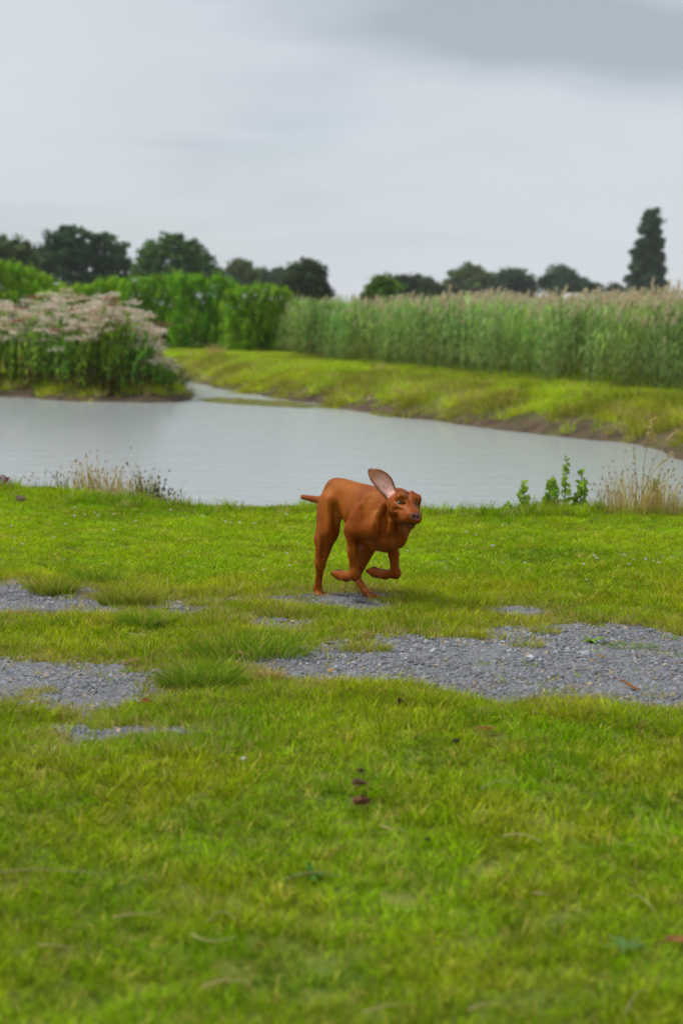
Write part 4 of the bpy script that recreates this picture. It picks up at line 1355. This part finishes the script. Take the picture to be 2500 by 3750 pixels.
def region(lo, hi, pad):
    a = np.clip(np.floor((np.minimum(lo, hi) - pad - LO) / VX).astype(int), 0, GN - 1)
    b = np.clip(np.ceil((np.maximum(lo, hi) + pad - LO) / VX).astype(int) + 1, 1, GN)
    sl = tuple(slice(i, j) for i, j in zip(a, b))
    g = np.meshgrid(*[np.arange(i, j) * VX + o for i, j, o in zip(a, b, LO)], indexing='ij')
    return sl, np.stack(g, -1)


def blend(sl, d, k, sub=False):
    a = field[sl]
    if sub:
        h = np.clip(.5 - .5 * (a + d) / k, 0, 1)
        field[sl] = a * (1 - h) + (-d) * h + k * h * (1 - h)
    else:
        h = np.clip(.5 + .5 * (a - d) / k, 0, 1)
        field[sl] = a * (1 - h) + d * h - k * h * (1 - h)


def cap(a, b, ra, rb, k=.02, sub=False, sq=None):
    """tapered limb; sq = (direction, factor) flattens it along a direction"""
    a, b = np.asarray(a, float), np.asarray(b, float)
    rm = max(ra, rb) * (max(1, sq[1]) if sq else 1)
    sl, P = region(np.minimum(a, b), np.maximum(a, b), rm + k * 1.5 + .01)
    ab = b - a
    t = np.clip(((P - a) @ ab) / (ab @ ab + 1e-12), 0, 1)
    w = P - a - t[..., None] * ab
    if sq:
        n = np.asarray(sq[0], float); n /= np.linalg.norm(n)
        c = w @ n
        w = w - n * (c * (1 - 1 / sq[1]))[..., None]
    d = np.sqrt((w ** 2).sum(-1)) - (ra + (rb - ra) * t)
    blend(sl, d, k, sub)


def ell(c, rad, axes=None, k=.02, sub=False):
    c, rad = np.asarray(c, float), np.asarray(rad, float)
    A = np.eye(3) if axes is None else np.asarray(axes, float)
    ex = np.sqrt(((A * rad[:, None]) ** 2).sum(0))
    sl, P = region(c - ex, c + ex, k * 1.5 + .01)
    q = (P - c) @ A.T
    k0 = np.sqrt(((q / rad) ** 2).sum(-1)); k1 = np.sqrt(((q / rad ** 2) ** 2).sum(-1))
    blend(sl, k0 * (k0 - 1) / (k1 + 1e-9), k, sub)


def frame(fwd, up=(0, 0, 1)):
    f = np.asarray(fwd, float); f = f / np.linalg.norm(f)
    l = np.cross(up, f); l /= np.linalg.norm(l)
    return np.array([f, l, np.cross(f, l)])


def build_dog():
    LAT = (0, 1, 0)
    # trunk: deep narrow chest, tucked belly
    ell(Z(-.015, 0, .488), (.118, .076, .094), frame((1, 0, .05)), .03)
    ell(Z(.08, 0, .500), (.13, .070, .080), frame((1, 0, .02)), .04)
    ell(Z(.20, 0, .464), (.14, .090, .118), frame((1, 0, -.06)), .03)
    ell(Z(.32, 0, .432), (.155, .104, .150), frame((1, 0, -.08)), .04)
    ell(Z(.42, 0, .400), (.080, .085, .115), frame((1, 0, -.3)), .03)
    cap(Z(-.05, 0, .545), Z(.34, 0, .545), .04, .038, .05)                       # line of the back
    ell(Z(.36, 0, .535), (.10, .05, .05), None, .04)                            # withers
    ell(Z(.455, .040, .372), (.040, .042, .062), None, .014)                       # breast muscles either side of the breastbone
    ell(Z(.460, -.046, .372), (.040, .042, .062), None, .014)
    cap(Z(.10, 0, .41), Z(.24, 0, .35), .03, .04, .05)
    ell(Z(.10, 0, .385), (.045, .018, .02), None, .03)                          # sheath
    # neck
    cap(Z(.35, 0, .49), Z(.50, -.002, .545), .082, .062, .04, sq=(LAT, .85))
    cap(Z(.39, 0, .44), Z(.51, -.005, .50), .055, .036, .03)
    # --- hind legs
    for s, hip, knee, hock, ank, toe in ((-1, Z(.0, -.062, .475), Z(.022, -.094, .340), J(322, 1098, -.088), J(296, 1335, -.085), J(322, 1392, -.085)),
                                         (1, Z(.01, .062, .475), Z(.145, .098, .325), J(655, 1205, .085), J(765, 1372, .082), J(835, 1405, .082))):
        hip, knee, hock, ank, toe = map(np.array, (hip, knee, hock, ank, toe))
        ell(hip * .62 + knee * .38 + np.array([-.010, 0, 0]), (.120, .046, .070), np.array([(knee - hip + np.array([-.02, 0, 0])) / np.linalg.norm(knee - hip + np.array([-.02, 0, 0])), *frame(knee - hip, (1, 0, 0))[1:]]), .014)
        cap(hip + np.array([-.040, 0, -.005]), knee * .3 + hock * .7 + np.array([-.020, 0, .075]), .052, .032, .03, sq=(LAT, .75))   # hamstrings
        cap(knee * .3 + hock * .7 + np.array([-.020, 0, .075]), hock + np.array([-.012, 0, .02]), .036, .016, .03, sq=(LAT, .8))
        cap(hip, knee, .060, .046, .03, sq=(LAT, .8))
        cap(knee, hock, .049, .0245, .03, sq=(LAT, .9))
        cap(knee * .55 + hock * .45 + np.array([-.018, 0, 0]), hock + np.array([-.016, 0, .012]), .022, .011, .02)               # tendon
        ell(hock + np.array([-.012, 0, .004]), (.023, .017, .023), None, .02)
        cap(hock, ank, .0195, .0175, .02)
        cap(ank, toe, .0205, .017, .015)
        fd = (toe - ank); fd /= np.linalg.norm(fd)
        for j in (-1.5, -.5, .5, 1.5):
            e = toe + np.array([.024 - abs(j) * .005, j * .0150, -.003])
            cap(ank * .4 + toe * .6 + np.array([0, j * .010, 0]), e, .011, .0105, .008)
    # --- fore legs, both lifted with the paw folded back
    for s, top, pt, elb, car, paw in ((-1, Z(.315, -.060, .53), Z(.43, -.084, .415), J(622, 770, -.104), J(642, 1196, -.105), J(500, 1196, -.105)),
                                      (1, Z(.315, .060, .53), Z(.42, .080, .41), J(1005, 810, .100), J(1036, 1178, .096), J(838, 1172, .066))):
        top, pt, elb, car, paw = map(np.array, (top, pt, elb, car, paw))
        cap(top, pt, .044, .056, .018, sq=(LAT, .6))                               # shoulder blade
        cap(pt, elb, .049, .042, .018, sq=(LAT, .72))                             # upper arm
        ell((top + elb) * .5 + np.array([.02, s * .012, -.01]), (.085, .032, .06), np.array([*frame((elb - top), (1, 0, 0))]), .018)   # triceps
        ell(elb + np.array([-.012, 0, .006]), (.022, .018, .022), None, .02)
        cap(elb, elb * .5 + car * .5, .033, .0245, .025)
        cap(elb * .5 + car * .5, car, .0245, .0205, .02)
        ell(car + np.array([.005, 0, -.003]), (.0235, .0205, .0245), None, .02)
        mid = car * .5 + paw * .5 + np.array([0, 0, -.010])
        cap(car, mid, .0225, .021, .018)
        cap(mid, paw, .022, .027, .018)
        fd = paw - mid; fd /= np.linalg.norm(fd)
        for j in (-1.5, -.5, .5, 1.5):
            cap(paw + np.array([0, j * .009, -.004]), paw + fd * (.024 - abs(j) * .004) + np.array([0, j * .0160, .006]), .0130, .0120, .004)
        ell(paw + np.array([-.004, 0, .016]), (.018, .020, .011), None, .006)     # pad, turned up
        cap(car + np.array([-.02, 0, .004]), car + np.array([-.035, 0, .012]), .009, .006, .01)
    # tail
    a, b, c = Z(-.11, 0, .50), JD(330, 485, .14), JD(155, 452, .287)
    cap(a, b, .032, .0205, .03); cap(b, c, .0205, .0125, .01)
    # --- head
    hf = np.array([.955, -.247, -.15]); hf /= np.linalg.norm(hf)
    roll = .15
    H0 = frame(hf)
    hl = H0[1] * math.cos(roll) - H0[2] * math.sin(roll); hu = np.cross(hf, hl)
    HA = np.array([hf, hl, hu])
    HZ = .94
    S0 = JD(1156, 513, -.50) - HZ * (.056 * hf + .010 * hu)
    h = lambda x, y, z: S0 + HZ * (x * hf + y * hl + z * hu)

    def he(x, y, z, rx, ry, rz, k=.012, sub=False, tilt=None):
        A = HA
        if tilt is not None:
            A = np.array([hf * math.cos(tilt) + hu * math.sin(tilt), hl, -hf * math.sin(tilt) + hu * math.cos(tilt)])
        ell(h(x, y, z), (rx * HZ, ry * HZ, rz * HZ), A, k, sub)
    he(-.020, 0, -.002, .078, .066, .053, .03)                                  # cranium
    cap(h(-.07, 0, -.005), Z(.42, 0, .50), .052, .07, .03)                     # nape
    for s in (1, -1):
        he(.036, s * .036, .034, .032, .026, .018, .02)                        # brow
        he(.005, s * .050, -.030, .055, .026, .044, .025)                      # cheek
        he(.062, s * .034, -.024, .040, .020, .022, .02)                       # under the eye
        he(.108, s * .029, -.050, .055, .021, .027, .014)                      # flews
        he(.150, s * .021, -.044, .026, .020, .022, .01)
    he(.056, 0, .012, .045, .034, .030, .02, tilt=-.5)                         # stop and bridge
    cap(h(.055, 0, -.018), h(.148, 0, -.030), .042, .036, .02, sq=(hl, 1.12))
    he(.172, 0, -.022, .014, .0255, .0185, .006)                               # nose
    he(.176, 0, -.042, .007, .005, .014, .006)
    cap(h(.00, 0, -.072), h(.138, 0, -.083), .036, .018, .018, sq=(hl, 1.1))   # lower jaw
    he(.144, 0, -.081, .021, .022, .0150, .01)
    # furrow on the forehead, mouth line, nostrils, eye sockets
    cap(h(.040, 0, .052), h(.085, 0, .026), .004, .003, .014, True)
    for s in (1, -1):
        rp_ = [h(.066, s * .064, -.090), h(.088, s * .056, -.088), h(.120, s * .043, -.080), h(.158, s * .028, -.070), h(.176, s * .006, -.066)]
        for i in range(4):
            cap(rp_[i], rp_[i + 1], .0036, .0036, .005, True)
        ell(h(.184, s * .0115, -.025), (.008, .0058, .0048), HA, .003, True)
        ell(h(.066, s * .048, .010), (.016, .015, .0072), HA, .006, True)
        cap(h(.078, s * .024, .010), h(.098, s * .024, -.010), .006, .006, .014, True)
        cap(h(.040, s * .054, .022), h(.070, s * .032, .025), .0070, .0065, .008)     # upper lid
        cap(h(.044, s * .060, -.004), h(.076, s * .038, -.006), .0058, .0055, .008)   # lower lid
    # right ear thrown up and back, its inside towards the camera
    eb, em, et = h(-.035, -.050, .018), JD(905, 345, -.435), JD(783, 188, -.405)
    L = np.linalg.norm(et - eb); ea = (et - eb) / L
    perp = np.cross(np.array([HD, -HS, .0]), ea); perp /= np.linalg.norm(perp)
    en = np.cross(ea, perp)
    if en @ np.array([HD, -HS, 0]) < 0:
        en = -en
    sl, P = region(np.minimum(eb, et), np.maximum(eb, et), .075)
    t = ((P - eb) @ ea) / L; w = (P - eb) @ perp; nn = (P - eb) @ en
    bow = .012 * np.sin(np.clip(t, 0, 1) * math.pi)
    wq = w + bow
    Wd = np.interp(t, [-.2, 0, .15, .35, .6, .8, .92, 1.0], [.022, .026, .036, .044, .043, .033, .020, .004])
    cupd = (wq / .045) ** 2 * .016 * (1.2 - .6 * np.clip(t, 0, 1))
    ear = np.maximum(np.maximum(np.abs(wq) - Wd, np.abs(nn - cupd) - .0058), np.maximum(-t * L - .01, (t - 1) * L))
    blend(sl, ear, .008)
    cap(h(-.03, -.045, .022), eb * .8 + et * .2 + perp * .02, .022, .009, .016)
    cap(h(-.02, -.055, .0), eb * .82 + et * .18 - perp * .018, .016, .008, .014)
    cap(eb + en * .004, eb * .55 + et * .45 + en * .007 - perp * .004, .0085, .003, .008)
    cap(eb + en * .004 + perp * .012, eb * .7 + et * .3 + en * .010 + perp * .016, .007, .003, .008)   # ridge inside the ear
    # left ear hanging on the far side
    cap(h(-.03, .050, .034), h(.000, .076, .022), .024, .024, .014, sq=(hl, .5))
    cap(h(.000, .078, .020), h(.012, .080, -.050), .028, .016, .012, sq=(hl, .35))
    # loose skin: folds on the neck and throat
    def rope(pts, r0, r1, k=.018, sub=False):
        n = len(pts)
        for i in range(n - 1):
            cap(pts[i], pts[i + 1], r0 + (r1 - r0) * i / (n - 1), r0 + (r1 - r0) * (i + 1) / (n - 1), k, sub)
    rope([JD(940, 520, -.40), JD(905, 575, -.395), JD(855, 640, -.40), JD(860, 720, -.41)], .020, .014, .018)
    rope([JD(975, 600, -.44), JD(1000, 690, -.455), JD(985, 790, -.45)], .014, .009, .014)
    rope([JD(1080, 690, -.46), JD(1090, 760, -.46), JD(1092, 815, -.455)], .011, .008, .012)
    # loose skin and muscle edges, laid on the surface where the photograph shows them
    def surf(u, v):
        prev = None
        for d in np.arange(-.80, .45, .004):
            p = JD(u, v, d)
            i = np.round((p - LO) / VX).astype(int)
            if (i < 0).any() or (i >= GN).any():
                continue
            if field[tuple(i)] < 0:
                return p
        return None

    def crease(pts, r0, k, sub, sink=.35):
        q = []
        for (u0, v0), (u1, v1) in zip(pts[:-1], pts[1:]):
            for t in np.linspace(0, 1, 5)[:-1]:
                q.append(surf(u0 + (u1 - u0) * t, v0 + (v1 - v0) * t))
        q.append(surf(*pts[-1]))
        q = [p for p in q if p is not None]
        view = np.array([HD, -HS, 0.0])
        off = -view * r0 * sink if not sub else view * r0 * sink
        for p0, p1 in zip(q[:-1], q[1:]):
            if np.linalg.norm(p1 - p0) < .05:
                cap(p0 + off, p1 + off, r0, r0, k, sub)
    rope([J(815, 452, -.055), J(735, 535, -.086), J(665, 635, -.099), J(610, 700, -.103)], .012, .012, .026)
    G, RD = True, False
    for pts, r0, k, sub in (
            ([(940, 560), (915, 650), (925, 740), (915, 850)], .014, .014, G),
            ([(1045, 720), (1045, 780), (1040, 850)], .013, .014, G),
            ([(935, 525), (905, 590), (850, 640), (845, 720)], .011, .016, RD),
            ([(1000, 690), (992, 760), (970, 820)], .009, .010, RD),
            ([(1092, 750), (1092, 820)], .008, .008, RD),
            ([(450, 540), (462, 640), (475, 740)], .016, .020, G),
            ([(400, 480), (412, 620), (405, 780)], .010, .014, RD),
            ([(640, 830), (700, 905), (790, 935), (900, 960), (955, 950)], .009, .010, G),
            ([(350, 850), (345, 960), (335, 1050)], .008, .012, G),
            ([(975, 540), (985, 610), (1020, 655)], .006, .008, G),
            ([(1010, 575), (1060, 570), (1110, 580)], .005, .007, G),
            ([(1165, 415), (1160, 470)], .006, .008, G),
            ([(1095, 465), (1120, 480)], .006, .008, G),
            ([(620, 900), (625, 1050), (635, 1130)], .006, .008, G)):
        crease(pts, r0, k, sub)

    # ---- surface nets
    F = field
    ins = F < 0
    c = np.zeros(tuple(GN - 1), np.int8)
    for dx in (0, 1):
        for dy in (0, 1):
            for dz in (0, 1):
                c += ins[dx:GN[0] - 1 + dx, dy:GN[1] - 1 + dy, dz:GN[2] - 1 + dz]
    act = (c > 0) & (c < 8)
    idx = np.argwhere(act)
    vid = np.full(act.shape, -1, np.int32); vid[act] = np.arange(len(idx))
    pos = np.zeros((len(idx), 3)); cnt = np.zeros(len(idx))
    corners = [(x, y, z) for x in (0, 1) for y in (0, 1) for z in (0, 1)]
    val = {q: F[idx[:, 0] + q[0], idx[:, 1] + q[1], idx[:, 2] + q[2]].astype(float) for q in corners}
    for q in corners:
        for ax in range(3):
            if q[ax] == 0:
                p = list(q); p[ax] = 1; p = tuple(p)
                a, b = val[q], val[p]
                m = (a < 0) != (b < 0)
                t = np.where(m, a / np.where(m, a - b, 1), 0)
                pt = np.zeros((len(idx), 3)); pt[:] = q; pt[:, ax] += t
                pos += pt * m[:, None]; cnt += m
    V = (idx + pos / cnt[:, None]) * VX + LO
    quads = []
    for ax in range(3):
        o1, o2 = (ax + 1) % 3, (ax + 2) % 3
        s0 = [slice(1, GN[k] - 1) for k in range(3)]; s0[ax] = slice(0, GN[ax] - 1)
        s1 = list(s0); s1[ax] = slice(1, GN[ax])
        a, b = ins[tuple(s0)], ins[tuple(s1)]
        e = np.argwhere(a != b)
        off = np.array([1, 1, 1]); off[ax] = 0
        e = e + off
        flip = ins[e[:, 0], e[:, 1], e[:, 2]]
        d1, d2 = np.zeros(3, int), np.zeros(3, int); d1[o1] = 1; d2[o2] = 1
        q = np.stack([vid[tuple((e - d1 - d2).T)], vid[tuple((e - d2).T)], vid[tuple(e.T)], vid[tuple((e - d1).T)]], 1)
        q[~flip] = q[~flip][:, ::-1]
        quads.append(q)
    Q = np.concatenate(quads)
    # keep the one connected body, relax a little
    for it in range(4):
        acc = np.zeros_like(V); n = np.zeros(len(V))
        for i in range(4):
            np.add.at(acc, Q[:, i], V[Q[:, (i + 1) % 4]]); np.add.at(n, Q[:, i], 1)
        V = V * .55 + acc / np.maximum(n, 1)[:, None] * .45

    # ---- coat colours
    col = np.repeat(np.array([[.215, .046, .0034]]), len(V), 0)
    nzv = fbm(V[:, 0] + V[:, 1] * .7, V[:, 2] + V[:, 1] * .5, 14, 81)
    gold = np.array([.36, .106, .010])
    m = sstep(.4, .75, nzv)[:, None] * .4
    col = col * (1 - m) + gold * m

    def tint(c, r0, r1, cl, amt=1.0, sc=(1, 1, 1), A=None):
        nonlocal col
        q = V - np.asarray(c)
        if A is not None:
            q = q @ A.T
        d = np.sqrt(((q / np.array(sc)) ** 2).sum(1))
        m = (1 - sstep(r0, r1, d))[:, None] * amt
        col = col * (1 - m) + np.array(cl) * m
    tint((.10, -.02, .52), .06, .20, gold, .7)
    tint(surf(800, 480), .03, .09, gold, .5); tint(surf(860, 650), .02, .07, gold, .6); tint(surf(440, 620), .02, .07, gold, .6)
    tint((-.02, -.06, .47), .03, .10, gold, .4)
    tint(h(.178, 0, -.024), .016, .023, (.22, .10, .085), 1, (1, 1.35, .92), HA)                   # nose leather
    for s in (1, -1):
        tint(h(.186, s * .0115, -.025), .0060, .0090, (.012, .006, .006))
        tint(h(.066, s * .048, .010), .012, .018, (.07, .025, .015), .85)                           # dark eyelids
    Vh = (V - S0) @ HA.T / HZ
    ml = np.interp(Vh[:, 0], [.066, .088, .120, .158, .176], [-.090, -.088, -.080, -.070, -.066])
    lip = (np.abs(Vh[:, 2] - ml) < .0042) & (Vh[:, 0] > .066) & (Vh[:, 0] < .19)
    col[lip] = (.030, .012, .011)
    ll = (Vh[:, 2] < ml - .005) & (Vh[:, 2] > ml - .022) & (Vh[:, 0] > .105) & (Vh[:, 0] < .19)
    col[ll] = col[ll] * .25 + np.array([.085, .035, .035]) * .75                                     # purplish lower lip
    te = ((V - eb) @ ea) / L; we = (V - eb) @ perp + .012 * np.sin(np.clip(((V - eb) @ ea) / L, 0, 1) * math.pi); ne = (V - eb) @ en
    cupv = (we / .045) ** 2 * .016 * (1.2 - .6 * np.clip(te, 0, 1))
    inner = (te > .02) & (te < 1.05) & (np.abs(we) < .06) & (ne > cupv - .0005) & (ne < .05)
    We = np.interp(te, [-.2, 0, .15, .35, .6, .8, .92, 1.0], [.022, .026, .036, .044, .043, .033, .020, .004])
    edge = sstep(.55, .95, np.abs(we) / We)[:, None]
    upp = sstep(.45, .85, te)[:, None]
    pink = np.array([.66, .38, .32]) * (1 - upp) + np.array([.42, .18, .10]) * upp
    ic = pink * (1 - edge) + np.array([.24, .075, .03]) * edge
    col = np.where(inner[:, None], ic, col)
    tip = (te > .3) & (te < 1.1) & (np.abs(ne) < .05) & (np.abs(we) < .06)
    tm = (sstep(.9, 1.0, te) * tip)[:, None]
    col = col * (1 - tm) + np.array([.05, .03, .028]) * tm
    for paw in (J(500, 1196, -.105), J(838, 1172, .066)):
        tint(paw + np.array([-.004, 0, .026]), .014, .022, (.035, .022, .02), .95)
        tint(paw + np.array([-.03, 0, .004]), .006, .016, (.08, .035, .02), .6)
    col = col * np.exp(np.random.default_rng(4).normal(0, .05, (len(V), 1)))

    # ---- into the world
    O = DOG_O
    yaw = math.atan2(-HD, HS)
    root = empty('dog', (O[0], O[1], 0.0), 'rust-brown short-haired dog running to the right with one ear flying up', 'dog')
    root.rotation_euler = (0, 0, yaw)
    root.location.z = 0.004
    m, n, l, out = new_mat('short_rust_coat')
    a = N(n, 'ShaderNodeAttribute', attribute_type='GEOMETRY', attribute_name='col')
    tc = N(n, 'ShaderNodeTexCoord')
    mp = N(n, 'ShaderNodeMapping'); mp.inputs['Scale'].default_value = (60, 160, 160)
    l.new(tc.outputs['Object'], mp.inputs[0])
    nz = N(n, 'ShaderNodeTexNoise'); nz.inputs['Scale'].default_value = 1.0; nz.inputs['Detail'].default_value = 4
    l.new(mp.outputs[0], nz.inputs['Vector'])
    mr = N(n, 'ShaderNodeMapRange'); mr.inputs['To Min'].default_value = .72; mr.inputs['To Max'].default_value = 1.28
    l.new(nz.outputs['Fac'], mr.inputs['Value'])
    sc = N(n, 'ShaderNodeVectorMath', operation='SCALE'); l.new(a.outputs['Color'], sc.inputs[0]); l.new(mr.outputs[0], sc.inputs['Scale'])
    p = N(n, 'ShaderNodeBsdfPrincipled')
    p.inputs['Roughness'].default_value = .46; p.inputs['Specular IOR Level'].default_value = .35
    p.inputs['Specular Tint'].default_value = (1.0, .42, .1, 1)
    p.inputs['Sheen Weight'].default_value = .0; p.inputs['Sheen Roughness'].default_value = .4; p.inputs['Sheen Tint'].default_value = (1, .6, .3, 1)
    l.new(sc.outputs[0], p.inputs['Base Color'])
    bp = N(n, 'ShaderNodeBump'); bp.inputs['Strength'].default_value = .35; bp.inputs['Distance'].default_value = .003
    l.new(nz.outputs['Fac'], bp.inputs['Height']); l.new(bp.outputs[0], p.inputs['Normal'])
    l.new(p.outputs[0], out.inputs[0])
    m_hair = foliage_mat('short_hair', 'GEOMETRY', 'col', 0.0, spec=.05, vary=.1, rough=.5)
    me_b = mesh_np('body', V, [Q], True, col=col)
    obj('body', me_b, m, root)
    nv = np.zeros(len(V) * 3, np.float32); me_b.vertex_normals.foreach_get('vector', nv); nv = nv.reshape(-1, 3).astype(float)
    r = np.random.default_rng(17)
    bare = inner | lip | ll | (((V - h(.178, 0, -.024)) ** 2).sum(1) < .032 ** 2)
    for s in (1, -1):
        bare |= ((V - h(.060, s * .045, .010)) ** 2).sum(1) < .021 ** 2
    pick = np.repeat(np.where(~bare)[0], 2)
    p, nn_ = V[pick], nv[pick]
    p = p + r.normal(0, .0016, p.shape); p = p - nn_ * ((p - V[pick]) * nn_).sum(1, keepdims=True)
    flow = np.tile(np.array([-1.0, 0, -.45]), (len(p), 1))
    leg = p[:, 2] < .33
    flow[leg] = (-.1, 0, -1)
    hd = ((p - S0) @ hf > -.07) & (p[:, 2] > S0[2] - .12)
    flow[hd] = -hf + hu * .2
    er = (((p - eb) @ ea) > .01) & (np.abs((p - eb) @ en) < .04) & (np.abs((p - eb) @ perp) < .06) & ~(((p - S0) ** 2).sum(1) < .085 ** 2)
    flow[er] = ea
    flow = flow + r.normal(0, .28, flow.shape)
    flow = flow - nn_ * (flow * nn_).sum(1, keepdims=True)
    flow /= np.linalg.norm(flow, axis=1, keepdims=True) + 1e-9
    side = np.cross(nn_, flow)
    hl_ = r.uniform(.005, .011, len(p)) * np.where(hd | leg | er, .6, 1.0)
    tipp = p + flow * hl_[:, None] + nn_ * (hl_ * r.uniform(.04, .26, len(p)))[:, None]
    hv = np.stack([p - side * .0006 - nn_ * .0004, p + side * .0006 - nn_ * .0004, tipp], 1).reshape(-1, 3)
    hc_ = np.repeat(np.clip(col[pick] * np.exp(r.normal(0, .36, (len(p), 1))), 0, .8), 3, 0)
    obj('coat', mesh_np('coat', hv, [np.arange(len(hv)).reshape(-1, 3)], col=hc_), m_hair, root, kind='stuff')

    # ---- eyes: pale rolled eyeball with a dark pupil
    import bmesh
    me_eye = bpy.data.meshes.new('eye')
    bm = bmesh.new(); bmesh.ops.create_uvsphere(bm, u_segments=20, v_segments=14, radius=.0112); bm.to_mesh(me_eye); bm.free()
    me_eye.polygons.foreach_set('use_smooth', np.ones(len(me_eye.polygons), bool))
    m, n, l, out = new_mat('eyeball')
    tc = N(n, 'ShaderNodeTexCoord'); sp = N(n, 'ShaderNodeSeparateXYZ'); l.new(tc.outputs['Object'], sp.inputs[0])
    rp = N(n, 'ShaderNodeValToRGB'); rp.color_ramp.interpolation = 'LINEAR'; e = rp.color_ramp.elements
    e[0].position, e[0].color, e[1].position, e[1].color = .80, (.42, .42, .40, 1), .82, (.12, .10, .075, 1)
    k = e.new(.885); k.color = (.23, .21, .17, 1)
    k = e.new(.965); k.color = (.02, .015, .012, 1)
    mr = N(n, 'ShaderNodeMapRange'); mr.inputs['From Min'].default_value = -.0112; mr.inputs['From Max'].default_value = .0112
    l.new(sp.outputs['Z'], mr.inputs['Value']); l.new(mr.outputs[0], rp.inputs[0])
    p = N(n, 'ShaderNodeBsdfPrincipled'); p.inputs['Roughness'].default_value = .06; p.inputs['Specular IOR Level'].default_value = .6
    l.new(rp.outputs[0], p.inputs['Base Color']); l.new(p.outputs[0], out.inputs[0])
    me_eye.materials.append(m)
    for s, look in ((-1, hf * .75 - hl * .42 + hu * .05), (1, hf * .85 + hl * .42 + hu * .05)):
        o = obj('eye', me_eye, parent=root, loc=tuple(h(.0528, s * .0415, .010)))
        o.rotation_euler = Vector(look).to_track_quat('Z', 'Y').to_euler()


build_dog()
